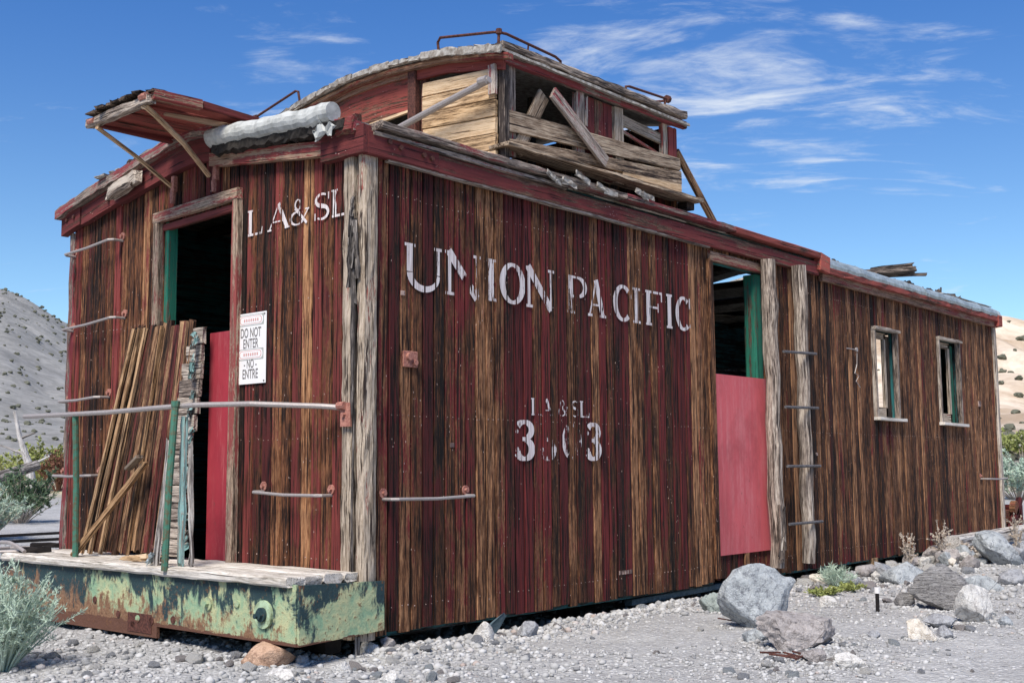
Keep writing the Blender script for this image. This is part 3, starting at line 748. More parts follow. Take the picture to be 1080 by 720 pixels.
# end door: frame, red plywood
fr = empty('doorway', (0, 1.46, .3)); reparent(fr, CAB)
def fpart(name, mat, *beams, seed=0, par=fr):
    m = MB(seed)
    for b, k in beams: m.beam(*b, **k)
    return reparent(m.build(name, mat), par)
fpart('door_jamb', M_FRAME, (((-.022, 1.058, .31), (-.022, 1.058, 2.36), .055, .045), dict(up=(1, 0, 0), jit=.002)), seed=61)
fpart('door_jamb', M_FRAME, (((-.022, 1.862, .9), (-.022, 1.862, 2.335), .06, .045), dict(up=(1, 0, 0), jit=.002)), seed=62)
fpart('lintel', M_FRAME, (((-.028, 1.03, 2.385), (-.028, 1.89, 2.362), .045, .065), dict(jit=.002, bias=.25)), (((.0, 1.09, 2.318), (.0, 1.83, 2.30), .035, .04), dict(bias=.8)), seed=63)
fpart('jamb_lining', M_GREEN, (((.03, 1.80, .32), (.03, 1.80, 2.33), .035, .07), dict(up=(1, 0, 0))), seed=64)
m = MB(65); m.beam((.045, 1.235, .31), (.045, 1.235, 1.615), .30, .018, up=(1, 0, 0), seg=1); reparent(m.build('door_panel', M_PLY2), fr)
m = MB(66); m.beam((-.008, 1.09, .31), (-.008, 1.09, 2.3), .02, .03, up=(1, 0, 0)); reparent(m.build('door_stop', M_DARKW), fr)
# side doorway
fs = empty('doorway', (3.75, 0, .2)); reparent(fs, CAB)
fpart('lintel', M_TRIM, (((3.33, -.014, 2.345), (4.24, -.014, 2.345), .03, .07), dict(bias=-.15, tone=.8)), seed=67, par=fs)
fpart('door_jamb', M_SIDE, (((3.335, -.012, .03), (3.335, -.012, 2.32), .06, .03), dict(up=(0, 1, 0), bias=-.5, tone=.5)), seed=68, par=fs)
fpart('door_jamb', M_GREEN, (((4.10, .07, .2), (4.10, .07, 2.3), .11, .10), dict(up=(0, 1, 0), jit=.003)), seed=69, par=fs)
fpart('door_stop', M_GREYR, (((4.20, -.008, .2), (4.20, -.008, 2.3), .05, .03), dict(up=(0, 1, 0), jit=.002)), seed=70, par=fs)
m = MB(71); m.beam((3.765, -.012, .185), (3.765, -.012, 1.485), .89, .014, up=(0, 1, 0), seg=1, ch=.002)
p = reparent(m.build('door_panel', M_PLY), fs); p['label'] = 'faded pinkish red plywood sheet over the doorway'
# inside things seen through the doorway
m = MB(72); m.tube([(5.35, 1.2, .25), (5.35, 1.2, 2.1)], .016, 8); m.build('inside_pipe', M_BLUEP, CAB)
m = MB(73); m.beam((3.9, .9, 1.95), (6.4, 1.9, 2.25), .10, .06, jit=.004); m.beam((4.4, 1.6, 2.2), (7.0, 1.5, 2.35), .14, .03, jit=.004); m.beam((4.6, .6, 1.62), (6.6, 1.4, 1.78), .25, .02, jit=.01)
m.each('fallen_ceiling_board', M_PALEIN, CAB)
m = MB(74)
for i in range(9): m.box(.9+i*.95, .96+i*.95, .1, WD-.1, 2.50, 2.56)
m.each('roof_joist', M_DARKW, CAB)

# windows
def window(x0, x1, z0, z1, seed, green):
    e = empty('window', ((x0+x1)/2, 0, z0)); reparent(e, CAB)
    r = seed
    fm = MB(seed)
    fm.beam((x0+.012, .0, z0), (x0+.012, .0, z1), .035, .05, up=(0, 1, 0), jit=.001, tone=.6)
    fm.beam((x1-.012, .0, z0), (x1-.012, .0, z1), .035, .05, up=(0, 1, 0), jit=.001, tone=.3)
    fm.beam((x0-.01, -.012, z1+.012), (x1+.03, -.012, z1+.012), .06, .03, jit=.002, tone=.8)
    reparent(fm.build('window_frame', M_GREY), e)
    s = MB(seed+1); s.beam((x0-.03, -.02, z0-.012), (x1+.06, -.02, z0-.016), .08, .028, jit=.003, tone=.95); reparent(s.build('window_sill', M_DECK), e)
    s = MB(seed+2)
    y = .055
    s.beam((x0+.05, y, z0+.01), (x0+.05, y, z1-.02), .03, .03, up=(0, 1, 0), tone=.7)
    s.beam((x1-.16, y, z0+.01), (x1-.16, y, z1-.02), .045, .03, up=(0, 1, 0), tone=.9)
    s.beam((x0+.03, y, z1-.04), (x1-.14, y, z1-.04), .03, .06, tone=.8); s.beam((x0+.03, y, z0+.05), (x1-.14, y, z0+.05), .03, .10, tone=.9)
    reparent(s.build('window_sash', M_PALE), e)
    s = MB(seed+3); s.beam((x1-.085, .06, z0+.01), (x1-.085, .06, z1-.03), .10, .02, up=(0, 1, 0)); 
    if green: reparent(s.build('sash_board', M_GREEN), e)
    else: reparent(s.build('sash_board', M_DARKW), e)
window(6.17, 6.69, 1.25, 2.055, 80, False); window(7.73, 8.32, 1.24, 2.085, 90, True)
m = MB(75); m.beam((6.37, .1, 1.3), (6.37, .1, 2.0), .03, .02, up=(0, 1, 0)); m.build('inner_sash_bar', M_GREEN, CAB)

# ladder of two old poles beside the doorway
ld_ = empty('ladder', (4.32, -.12, .05)); reparent(ld_, CAB)
m = MB(101); m.tube([(4.065+.006*math.sin(k), -.10+.008*math.cos(k*2), .06+k*.18) for k in range(14)], .056, 10, .062, jit=.10, tone=.55); reparent(m.build('ladder_rail', M_GREY), ld_)
m = MB(102); m.tube([(4.575+.004*math.sin(k*1.7), -.10+.006*math.cos(k*2), .06+k*.1815) for k in range(14)], .055, 10, .057, jit=.10, tone=.55); reparent(m.build('ladder_rail', M_GREY), ld_)
m = MB(103)
for i in range(9): m.beam((4.02+m.r.uniform(-.05, .05), -.16, .10+m.r.uniform(0, .2)), (4.04+m.r.uniform(-.05, .06), -.155, .35+m.r.uniform(0, .2)), .02, .015, up=(0, 1, 0), jit=.006)
m.each('splinter', M_GREY, ld_)
for z, dz in ((1.69, .02), (1.265, .01), (.815, .0), (.38, .0)):
    m = MB(104); m.tube([(4.14, -.165, z), (4.69, -.165, z+dz)], .011, 8)
    reparent(m.build('rung', M_RUNG), ld_)

# grab irons
def grab(p0, p1, out, curl=False, seed=1):
    p0, p1, out = Vector(p0), Vector(p1), Vector(out); d = (p1-p0).normalized(); m = MB(seed)
    m.tube([p0, p0+out*.75, p0+out+d*.025, p0.lerp(p1, .5)+out+Vector((0, 0, -.006)), p1+out-d*.025, p1+out*.75, p1], .0085, 8)
    e = m.build('grab_iron', M_IRON, CAB)
    for q in (p0, p1):
        b = MB(seed+1); b.disc(q+Vector((0, 0, .03)), out, .026, .014, 10); b.disc(q+Vector((0, 0, .03))+out*.12, out, .012, .02, 6); b.build('mounting_eye', M_BOLT, e)
grab((-.0, .80, .70), (-.0, .24, .685), (-.09, 0, 0), seed=111)
grab((.13, -.0, .665), (.74, -.0, .67), (0, -.09, 0), seed=113)
grab((0, 2.90, 2.255), (0, 2.31, 2.285), (-.09, 0, 0), seed=115)
grab((0, 2.90, 1.75), (0, 2.26, 1.78), (-.09, 0, 0), seed=117)
grab((0, 2.92, 1.275), (0, 2.42, 1.285), (-.09, 0, 0), seed=119)
grab((0, 2.96, .79), (0, 2.50, .79), (-.09, 0, 0), seed=121)
grab((8.80, 0, .665), (9.42, 0, .665), (0, -.09, 0), seed=123)

# small plates and hooks on the side boards
m = MB(131); m.box(.265, .365, -.012, -.002, 1.345, 1.43, ch=.003); m.disc((.30, -.02, 1.40), (0, 1, 0), .02, .02, 10); m.disc((.34, -.02, 1.37), (0, 1, 0), .015, .02, 8)
m.build('hasp_plate', M_BOLT, CAB)
m = MB(132); m.tube([(5.56, -.03, 1.83), (5.74, -.03, 1.83)], .005, 6); m.disc((5.745, -.035, 1.83), (0, 1, 0), .02, .012, 10)
m.tube([(5.74, -.04, 1.80), (5.75, -.03, 1.70), (5.70, -.03, 1.62), (5.77, -.035, 1.60), (5.72, -.03, 1.55), (5.80, -.03, 1.50)], .004, 5); m.build('door_hook', M_IRON, CAB)
m = MB(133)
for (x, z) in ((.62, .93), (.25, 1.72), (4.95, .9), (8.85, 1.47)): m.box(x, x+.03, -.006, -.001, z, z+.025, ch=.002)
m.box(8.84, 8.92, -.010, -.002, 1.44, 1.50, ch=.002)
m.each('small_tag', M_NAIL, CAB)

# ------------------------------------------------------------------ lettering
class Letters:
    """strokes with thick and thin parts; each stroke 0.25 mm in front of the one before"""
    def __init__(s, place, wear): s.mb = MB(5); s.place = place; s.wear = wear; s.k = 0
    def stroke(s, pts, closed=False):
        s.k += 1; d = s.k*.00022; n = len(pts); L_, R_ = [], []
        P = [Vector((p[0], p[1])) for p in pts]
        for i in range(n):
            a = P[(i-1) % n] if (closed or i > 0) else P[i]; b = P[(i+1) % n] if (closed or i < n-1) else P[i]
            t = (b-a).normalized(); nn = Vector((-t.y, t.x)); w = pts[i][2]/2
            L_.append(P[i]+nn*w); R_.append(P[i]-nn*w)
        b0 = len(s.mb.v)
        for q in range(n):
            for c in (L_[q], R_[q]):
                p = s.place(c.x, c.y, d); s.mb.v.append(p); s.mb.gc.append((0, 0, 0)); s.mb.rn.append((s.wear(p), 0, 0))
        for q in range(n if closed else n-1):
            a, c = b0+2*q, b0+2*((q+1) % n); s.mb.f.append((a, a+1, c+1, c))
    def line(s, x0, y0, x1, y1, w, w1=None, n=10):
        s.stroke([(x0+(x1-x0)*i/n, y0+(y1-y0)*i/n, w+((w1 if w1 is not None else w)-w)*i/n) for i in range(n+1)])
    def arc(s, cx, cy, rx, ry, a0, a1, thin, thick, n=26):
        closed = abs(a1-a0) >= 359.9; pts = []
        for i in range(n if closed else n+1):
            a = math.radians(a0+(a1-a0)*i/n); pts.append((cx+rx*math.cos(a), cy+ry*math.sin(a), thin+(thick-thin)*abs(math.cos(a))**1.3))
        s.stroke(pts, closed)
    def serif(s, cx, y, w=.3, h=.07): s.line(cx-w/2, y, cx+w/2, y, h, n=6)
    def glyph(s, c, bx0, bx1, bz0, bz1):
        W_, H_ = bx1-bx0, bz1-bz0; base = s.place
        # coordinates in units of letter height, width a
        a = abs(W_)/H_; sg = 1 if W_ > 0 else -1
        s.place = lambda u, v, d: base(bx0+sg*u*H_, bz0+v*H_, d)
        T, t = .19, .09
        if c == 'L':
            s.line(.13, 0, .13, 1, T); s.serif(.13, .965, .32); s.line(0, .035, a*.95, .035, t); s.line(a*.95, .0, a, .28, .06, .03)
        elif c == 'I': s.line(a/2, .02, a/2, .98, T); s.serif(a/2, .965, min(a, .36)); s.serif(a/2, .035, min(a, .36))
        elif c == 'N':
            s.line(.13, 0, .13, 1, .10); s.line(.10, 1, a-.1, .0, T+.02); s.line(a-.10, -.02, a-.10, 1, .09); s.serif(.11, .97, .26); s.serif(.13, .03, .28); s.serif(a-.1, .97, .24)
        elif c == 'U':
            s.line(.14, 1, .14, .38, T); s.line(a-.11, 1, a-.11, .38, .09); s.serif(.14, .965, .32); s.serif(a-.11, .965, .26)
            n = 18; pts = []
            for i in range(n+1):
                q = math.radians(180+180*i/n); pts.append(((a+.03)/2+((a-.25)/2)*math.cos(q), .36+.33*math.sin(q), T+(.09-T)*i/n if i else T))
            s.stroke(pts)
        elif c == 'O': s.arc(a/2, .5, a/2-.09, .455, 0, 360, .085, .20, 40)
        elif c == '0': s.arc(a/2, .5, a/2-.11, .45, 0, 360, .07, .25, 40)
        elif c == 'C':
            s.arc(a/2+.03, .5, a/2-.07, .465, 48, 312, .09, .20, 34); s.line(a-.04, .98, a-.04, .66, .05, .07); s.line(a-.03, .10, a-.03, .22, .07, .03)
        elif c == 'P':
            s.line(.14, 0, .14, 1, T); s.serif(.13, .965, .28); s.serif(.15, .035, .34)
            s.line(.14, .965, a*.55, .965, .06); s.line(.14, .46, a*.55, .46, .06); s.arc(a*.5, .715, a*.5-.09, .25, -90, 90, .06, .17, 18)
        elif c == 'F':
            s.line(.14, 0, .14, 1, T); s.line(.0, .965, a, .965, .07); s.serif(.14, .035, .32); s.line(.14, .53, a*.75, .53, .06); s.line(a-.03, 1, a-.03, .72, .06, .05); s.line(a*.75, .40, a*.75, .66, .05)
        elif c == 'A':
            s.line(.07, .02, a/2, 1, .06); s.line(a/2-.02, 1, a-.10, .02, T); s.line(a*.22, .32, a*.72, .32, .055); s.serif(.08, .035, .24); s.serif(a-.1, .035, .28)
        elif c == 'S':
            pts = []
            for i in range(15):
                q = math.radians(50+220*i/14); pts.append((a/2+(a/2-.1)*math.cos(q), .74+.215*math.sin(q), .07+.09*(i/14)))
            for i in range(15):
                q = math.radians(90-220*i/14); pts.append((a/2+(a/2-.08)*math.cos(q), .27+.235*math.sin(q), .16-.09*(i/14)))
            s.stroke(pts); s.line(a-.06, .98, a-.06, .72, .07, .05); s.line(.06, .02, .06, .28, .07, .05)
        elif c == '&':
            s.arc(a*.42, .77, .16, .19, 0, 360, .05, .08, 20); s.arc(a*.38, .27, a*.36-.04, .235, 80, 330, .05, .12, 22)
            s.line(a*.28, .66, a*.88, .03, .13, .11); s.line(a*.95, .55, a*.62, .12, .05, .05); s.serif(a*.9, .56, .22, .05)
        elif c == '3':
            s.arc(a/2, .76, a/2-.10, .20, 150, -80, .10, .22, 22); s.arc(a/2, .27, a/2-.09, .235, 85, -160, .10, .25, 26)
            s.line(a*.40, .53, a*.62, .53, .10); s.disc(.09, .72, .055); s.disc(.10, .26, .07)
        s.place = base
    def disc(s, cx, cy, r): s.arc(cx, cy, r*.5, r*.5, 0, 360, r, r, 12)
    def build(s, name, par): return s.mb.build(name, M_LET, par)
plS = lambda u, v, d: (u, -.0065-d, v)
def wearS(p):
    w_ = .425; x, z = p[0], p[2]
    if .74 < x < .86: w_ = .50 if z > 1.80 else .47
    if .70 < x < .79 and z < 1.86: w_ = .60
    if .90 < x < 1.0: w_ = .475
    if 1.64 < x < 1.78: w_ = .52 if z < 1.93 else .46
    if 2.56 < x < 2.64: w_ = .44
    if 2.02 < x < 2.09: w_ = .46
    if 1.37 < x < 1.53 and z < 1.12: w_ = .49 if z < .96 else .56
    if 1.66 < x < 1.74 and z < 1.15: w_ = .57
    if z > 1.11 and z < 1.3: w_ = .475
    return w_
lt = Letters(plS, wearS)
for c, (a, b) in zip('UNION', [(.279, .553), (.582, .859), (.906, .999), (1.028, 1.252), (1.256, 1.52)]): lt.glyph(c, a, b, 1.762, 2.005)
lt.build('word_lettering', CAB); lt = Letters(plS, wearS)
for c, (a, b) in zip('PACIFIC', [(1.66, 1.86), (1.867, 2.048), (2.137, 2.344), (2.344, 2.458), (2.505, 2.704), (2.728, 2.858), (2.87, 3.06)]): lt.glyph(c, a, b, 1.765, 2.002)
lt.build('word_lettering', CAB)
lt = Letters(plS, wearS)
for c, (a, b) in zip('3303', [(1.15, 1.325), (1.375, 1.525), (1.591, 1.777), (1.821, 1.977)]): lt.glyph(c, a, b, .862, 1.092)
lt.build('number_lettering', CAB)
lt = Letters(plS, wearS)
for c, (a, b) in zip('LA&SL', [(1.305, 1.375), (1.39, 1.50), (1.552, 1.649), (1.680, 1.756), (1.769, 1.86)]): lt.glyph(c, a, b, 1.125, 1.225)
lt.build('small_lettering', CAB)
lt = Letters(lambda u, v, d: (-.0065-d, u, v), lambda p: .42 if not .44 < p[1] < .55 else .46)
for c, (a, b) in zip('LA&SL', [(.975, .845), (.79, .608), (.60, .435), (.393, .267), (.245, .13)]): lt.glyph(c, a, b, 2.128, 2.275)
lt.build('end_lettering', CAB)
m = MB(6)
for i, x in enumerate((2.16, 2.19, 2.22, 2.25, 2.28)): m.box(x, x+.022, -.004, -.001, .140, .165, ch=.001)
m.build('stencil_mark', M_NAIL, CAB)

# ------------------------------------------------------------------ cupola
CUP = empty('cupola', (2.05, 1.47, 2.65)); reparent(CUP, CAB)
CA = [(-.05, 3.262), (0, 3.275), (.46, 3.36), (1.0, 3.395), (1.37, 3.385), (1.8, 3.325), (2.17, 3.25), (2.6, 3.13), (3.0, 3.0)]
X0, X1 = 1.10, 3.02; YS = .05
def cpart(name, mat, fn, seed):
    m = MB(seed); fn(m)
    if name in ('end_stud', 'end_board', 'end_post', 'window_post', 'side_board', 'side_plank', 'framing_and_gap_shade', 'roofing_tab'): return m.each(name, mat, CUP)
    return reparent(m.build(name, mat), CUP)
def S_(m, x0, z0, x1, z1, w, th=.025, y=YS, **k): m.beam((x0, y, z0), (x1, y, z1), th, w, up=(-(z1-z0), 0, (x1-x0)) if abs(x1-x0) > 1e-6 or True else None, **k)
def P_(m, x, z0, z1, w, th=.03, y=YS, **k): m.beam((x, y, z0), (x, y, z1), w, th, up=(0, 1, 0), **k)
cpart('roof', M_FELT, lambda m: arc_sheet(m, CA, X0-.08, X1+.04, .0, .016, 16, .005), 201)
cpart('roof_edge', M_TRIM, lambda m: arc_band(m, X0-.045, .05, lambda y: arcz(y, CA)-.024, lambda y: arcz(y, CA)-.058, -.08, 2.95, 30, .003, -.1, .6), 202)
def fcr(m):   # flaking felt tabs hanging at the near roof edge
    y = -.06
    while y < 2.6:
        l = m.r.uniform(.08, .18); z = arcz(y+l/2, CA); z0 = arcz(y, CA); z1 = arcz(y+l, CA)
        m.beam((X0-.11, y, z0-.012), (X0-.11, y+l*.96, z1-.012), .02, m.r.uniform(.025, .05), jit=.006, seg=3); y += l
cpart('roofing_tab', M_FELT, fcr, 203)
def crowd(m):
    arc_band(m, X0-.01, .03, lambda y: arcz(y, CA)-.05, lambda y: arcz(y, CA)-.115, .0, .72, 8, .002, .35, .3)
    arc_band(m, X0-.01, .03, lambda y: arcz(y, CA)-.05, lambda y: arcz(y, CA)-.09, .72, 2.9, 18, .002, -.5, .5)
cpart('end_header', M_TRIMR, crowd, 204)
cpart('end_panel', M_TRIMR, lambda m: arc_band(m, X0, .02, lambda y: arcz(y, CA)-.088, lambda y: 3.085-.02*(y-.72), .78, 2.15, 16, .001, .1, .4), 205)
cpart('end_panel_batten', M_NEW, lambda m: m.beam((X0-.015, .78, 3.075), (X0-.015, 1.75, 3.03), .02, .02, jit=.002), 206)
def dkp(m):
    m.beam((X0-.02, .755, 2.6), (X0-.02, .755, 3.33), .07, .05, up=(1, 0, 0), tone=.2); m.beam((X0+.02, .69, 2.6), (X0+.02, .69, 3.30), .05, .04, up=(1, 0, 0))
    m.beam((X0+.02, 1.85, 2.6), (X0+.02, 1.85, 3.25), .05, .04, up=(1, 0, 0)); m.beam((X0+.02, 2.3, 2.6), (X0+.02, 2.3, 3.15), .05, .04, up=(1, 0, 0))
cpart('end_stud', M_RUST, dkp, 207)
def eb(m):    # fresh horizontal boards closing the end window
    tops = [(.667, 3.232, 3.183), (.667, 3.13, 3.105), (.667, 3.03, 2.99), (.667, 2.925, 2.885), (.667, 2.82, 2.785), (.667, 2.715, 2.68), (.667, 2.61, 2.58)]
    for i in range(6):
        a, b = tops[i], tops[i+1]; e = .10 if i == 0 else .058
        zl, zr = (a[1]+b[1])/2, (a[2]+b[2])/2; h = (a[1]-b[1]+a[2]-b[2])/2-.006
        m.beam((X0-.018, .667, zl), (X0-.018, e, zr), .022, h, jit=.002, tone=(.7, .45, .25, .8, .35, .6)[i])
cpart('end_board', M_NEW, eb, 208)
def ep(m): m.beam((X0-.03, .075, 3.02), (X0-.03, .075, 3.20), .055, .03, up=(1, 0, 0), bias=-.1, tone=.9); m.beam((X0+.02, .03, 2.6), (X0+.02, .03, 3.2), .05, .05, up=(1, 0, 0), bias=-3, tone=0)
cpart('end_post', M_GREYR, ep, 209)
cpart('end_lower_panel', M_DARKW, lambda m: m.beam((X0+.05, .1, 2.75), (X0+.05, 2.85, 2.75), .02, .36), 210)
# cupola side
def rail(m): m.beam((X0-.01, YS-.04, 3.235), (X1+.06, YS-.04, 3.266), .04, .055, bias=.25, tone=.5, jit=.003)
cpart('window_header', M_GREYR, rail, 211)
def ebm(m): m.beam((X0-.05, YS-.05, 3.297), (X1+.03, YS-.05, 3.328), .07, .046, jit=.005, seg=26, tone=.35)
cpart('eave_beam', M_GREY, ebm, 212)
def sp(m):
    P_(m, 1.175, 2.66, 3.22, .11, y=YS-.005, bias=.05, tone=.5)
    P_(m, 1.86, 2.70, 3.20, .09, y=YS-.01, bias=.0, tone=.7, jit=.008, rag=.03)
    P_(m, 1.93, 3.02, 3.21, .03, y=YS-.01, bias=-.2, tone=.8, jit=.005, rag=.03)
cpart('window_post', M_GREYR, sp, 213)
def rb(m):
    for i, x in enumerate((1.99, 2.09, 2.19)): P_(m, x, 2.7, 3.22, .094, y=YS+.01, bias=(.5, -.1, .5)[i], tone=.3)
    P_(m, 2.94, 2.9, 3.23, .06, y=YS, bias=.5); P_(m, 2.995, 2.75, 3.23, .04, y=YS, bias=.3)
cpart('side_board', M_TRIM, rb, 214)
def gp(m):
    P_(m, 2.295, 2.70, 3.22, .10, y=YS-.005, tone=.8, jit=.003); P_(m, 2.845, 2.90, 3.23, .07, y=YS-.008, tone=1.0)
    m.beam((2.34, YS-.0, 3.15), (2.82, YS-.0, 3.12), .02, .075, tone=.8); m.beam((2.34, YS+.01, 3.085), (2.80, YS+.01, 3.01), .015, .022, tone=.9)
cpart('window_post', M_PALE, gp, 215)
def pk(m, a, b, w0, w1, y, tone, seg=10):
    n = 8; b0 = len(m.v); m.beam((a[0], y, a[1]), (b[0], y, b[1]), .024, w0, jit=.0, seg=seg, tone=tone)
    for i in range(b0, len(m.v)):     # taper in height only
        x, yy, z = m.v[i]; t = (x-a[0])/(b[0]-a[0]); zc = a[1]+(b[1]-a[1])*t; m.v[i] = (x, yy, zc+(z-zc)*(1+(w1/w0-1)*t)+m.r.uniform(-.003, .003))
cpart('side_plank', M_BRG, lambda m: (pk(m, (X0, 2.865), (X1-.01, 2.966), .130, .088, YS-.030, .62)), 216)
cpart('side_plank', M_BRG, lambda m: pk(m, (X0, 2.725), (X1, 2.868), .055, .092, YS-.032, .45), 217)
cpart('side_plank', M_NEW, lambda m: (pk(m, (2.3, 2.775), (X1, 2.80), .05, .075, YS-.03, .6)), 218)
cpart('slanted_plank', M_BRG, lambda m: m.beam((1.50, YS-.015, 3.11), (1.24, YS-.015, 2.70), .02, .10, up=(0, 1, 0), w1=.02) if False else m.beam((1.495, YS-.018, 3.11), (1.235, YS-.018, 2.70), .10, .02, up=(0, 1, 0), tone=.7), 219)
cpart('slanted_plank', M_GREYR, lambda m: (m.beam((1.515, YS-.075, 3.12), (2.06, YS-.075, 2.785), .085, .022, up=(0, 1, 0), bias=-.1, tone=.7)), 220)
def lip(m): m.beam((X0-.04, .02, 2.698), (X1+.17, .01, 2.722), .16, .022, jit=.004, seg=16, tone=.6)
cpart('sill_plank', M_BRG, lip, 221)
def dk(m):
    m.beam((X0+.02, .20, 2.64), (X1+.12, .20, 2.66), .03, .10, bias=-1, tone=-2)  # blackened strip that paints the deep shade below the sill plank
    m.beam((X1+.10, .0, 2.68), (X1+.10, 2.8, 2.75), .1, .05)
    for x in (1.4, 1.7, 2.15, 2.6): m.beam((x, .3, 2.6), (x, .3, 3.2), .04, .04)
cpart('framing_and_gap_shade', M_DARKW, dk, 222)
def ff(m):    # far end and far side
    for i in range(28): m.beam((X1, .1+i*.1, 2.6), (X1, .1+i*.1, arcz(.1+i*.1, CA)-.05), .096, .02, up=(1, 0, 0), bias=m.r.gauss(0, .3))
    for i in range(19): m.beam((X0+.05+i*.1, 2.88, 2.6), (X0+.05+i*.1, 2.88, 3.04), .096, .02, up=(0, 1, 0), bias=m.r.gauss(0, .3))
cpart('rear_board', M_SIDE, ff, 223)
def gr(m, pts): m.tube(pts, .009, 7)
def r1(m):
    gr(m, [(X0-.02, .53, 3.37), (X0-.03, .53, 3.455), (X0-.04, .50, 3.475), (X0-.06, .04, 3.385), (X0-.06, -.0, 3.375), (X0+.0, -.01, 3.378), (X0+.48, -.0, 3.37), (X0+.53, .0, 3.355), (X0+.54, .01, 3.30)])
    gr(m, [(X0-.055, 0, 3.38), (X0-.05, .01, 3.28)]); m.disc((X0-.055, 0, 3.38), (0, 0, 1), .018, .03, 8); m.tube([(X0+.24, .02, 3.39), (X0+.24, .03, 3.31)], .006, 5)
    m.beam((X0+.17, .04, 3.31), (X0+.30, .05, 3.335), .05, .03, jit=.01, seg=3)
cpart('roof_rail', M_RUST, r1, 224)
def r2(m):
    gr(m, [(2.40, .05, 3.335), (2.41, .05, 3.40), (2.45, .05, 3.41), (2.92, .05, 3.435), (2.925, .06, 3.425), (2.93, .4, 3.48), (2.40, .42, 3.47)])
    m.disc((2.925, .05, 3.435), (1, 0, 0), .028, .03, 8); gr(m, [(2.90, .05, 3.43), (2.89, .06, 3.35)]); m.disc((2.39, .05, 3.345), (0, 0, 1), .03, .03, 8)
cpart('roof_rail', M_RUST, r2, 225)
def r3(m): gr(m, [(X0-.05, 2.34, 3.235), (X0-.06, 2.34, 3.345), (X0-.06, 2.32, 3.352), (X0-.06, 1.89, 3.44), (X0-.06, 1.86, 3.43), (X0-.05, 1.85, 3.34)]); m.disc((X0-.06, 2.345, 3.345), (0, 1, 0), .02, .03, 8)
cpart('roof_rail', M_RUST, r3, 226)
m = MB(227); m.tube([(X0-.10, .87, 2.80), (X0-.10, .81, 2.95), (X0-.13, .40, 3.01), (X0-.15, 0, 3.065)], .022, 10)
m = MB(227); m.tube([(X0-.12, .86, 2.925), (X0-.13, .42, 3.0), (X0-.13, .01, 3.07)], .021, 10); m.disc((X0-.14, .05, 3.07), (0, 1, 0), .026, .06, 10); reparent(m.build('stay_pipe', M_IRON), CUP)
m = MB(228); m.tube([(3.10, .10, 3.10), (3.64, .10, 2.62)], .027, 10); o = reparent(m.build('stay_pole', M_LEAN), CUP)
# junk planks on the roof
m = MB(229); m.beam((7.42, .62, 2.79), (7.62, .15, 2.80), .15, .05, jit=.006, seg=4, rag=.03, tone=.0); m.beam((7.48, .55, 2.83), (7.66, .16, 2.86), .10, .035, jit=.006, seg=4, rag=.03, tone=-.1); m.beam((7.55, .5, 2.77), (7.86, .12, 2.78), .06, .03, jit=.004, seg=4, tone=.1)
m.each('lifted_roof_board', M_GREY, CAB)

# ------------------------------------------------------------------ canopy over the end door
CN = empty('canopy', (0, 1.35, 2.8)); reparent(CN, CAB)
def can(m):
    ys = [1.02, 1.12, 1.22, 1.32, 1.42, 1.52, 1.62]
    for i in range(6):
        a, b = ys[i], ys[i+1]-.006; y = (a+b)/2; e = -.61+(.06 if i in (1, 4) else 0)
        m.beam((.10, y, 2.825), (e, y+.03, 2.815-.015*(i % 2)), b-a, .018, up=(0, 0, 1), jit=.003, bias=.15, tone=m.r.uniform(.1, .6))
cpart_ = lambda name, mat, fn, seed: (lambda m: (fn(m), reparent(m.build(name, mat), CN) if name in ('strut', 'front_rail', 'canopy_board') else m.each(name, mat, CN))[1])(MB(seed))
cpart_('canopy_board', M_TRIMR, can, 241)
cpart_('front_rail', M_GREY, lambda m: m.beam((-.60, 1.04, 2.80), (-.60, 1.68, 2.79), .05, .05, jit=.005, seg=8, rag=.01, tone=.7), 242)
cpart_('side_rail', M_TRIM, lambda m: (m.beam((-.60, 1.035, 2.825), (-.30, 1.03, 2.835), .045, .055, bias=-.1, tone=.8), m.beam((-.29, 1.03, 2.838), (.18, 1.03, 2.825), .04, .04, bias=.4), m.beam((-.42, 1.20, 2.80), (.05, 1.12, 2.79), .03, .03, bias=-.6, tone=1.0), m.beam((-.55, 1.66, 2.80), (.05, 1.62, 2.79), .04, .04, bias=.4)), 243)
def shk(m):
    for i in range(9):
        y = 1.05+i*.072; m.beam((-.64+m.r.uniform(-.02, .03), y, 2.835+m.r.uniform(0, .015)), (-.45+m.r.uniform(-.05, .1), y+.02, 2.85), .065, .014, jit=.008, seg=3)
cpart_('torn_shingle', M_DARKW, shk, 244)
cpart_('strut', M_TAN, lambda m: m.tube([(-.60, 1.58, 2.77), (-.61, 1.58, 2.75), (-.32, 1.66, 2.66), (-.035, 1.715, 2.535)], .013, 8), 245)
cpart_('strut', M_TAN, lambda m: (m.tube([(-.60, 1.12, 2.775), (-.60, 1.09, 2.765), (-.55, 1.10, 2.745), (-.30, 1.19, 2.65), (-.04, 1.32, 2.535)], .016, 8)), 246)
def brk(m):
    for y in (1.695, 1.265): m.beam((-.03, y, 2.50), (-.03, y, 2.595), .035, .03, up=(1, 0, 0), jit=.003); m.beam((-.035, y+.01, 2.43), (-.035, y+.01, 2.50), .03, .02, up=(1, 0, 0), jit=.004)
    m.disc((-.62, 1.08, 2.815), (0, 1, 0), .022, .06, 8); m.disc((-.62, 1.62, 2.79), (0, 1, 0), .018, .06, 8)
cpart_('hinge_bracket', M_BOLT, brk, 247)

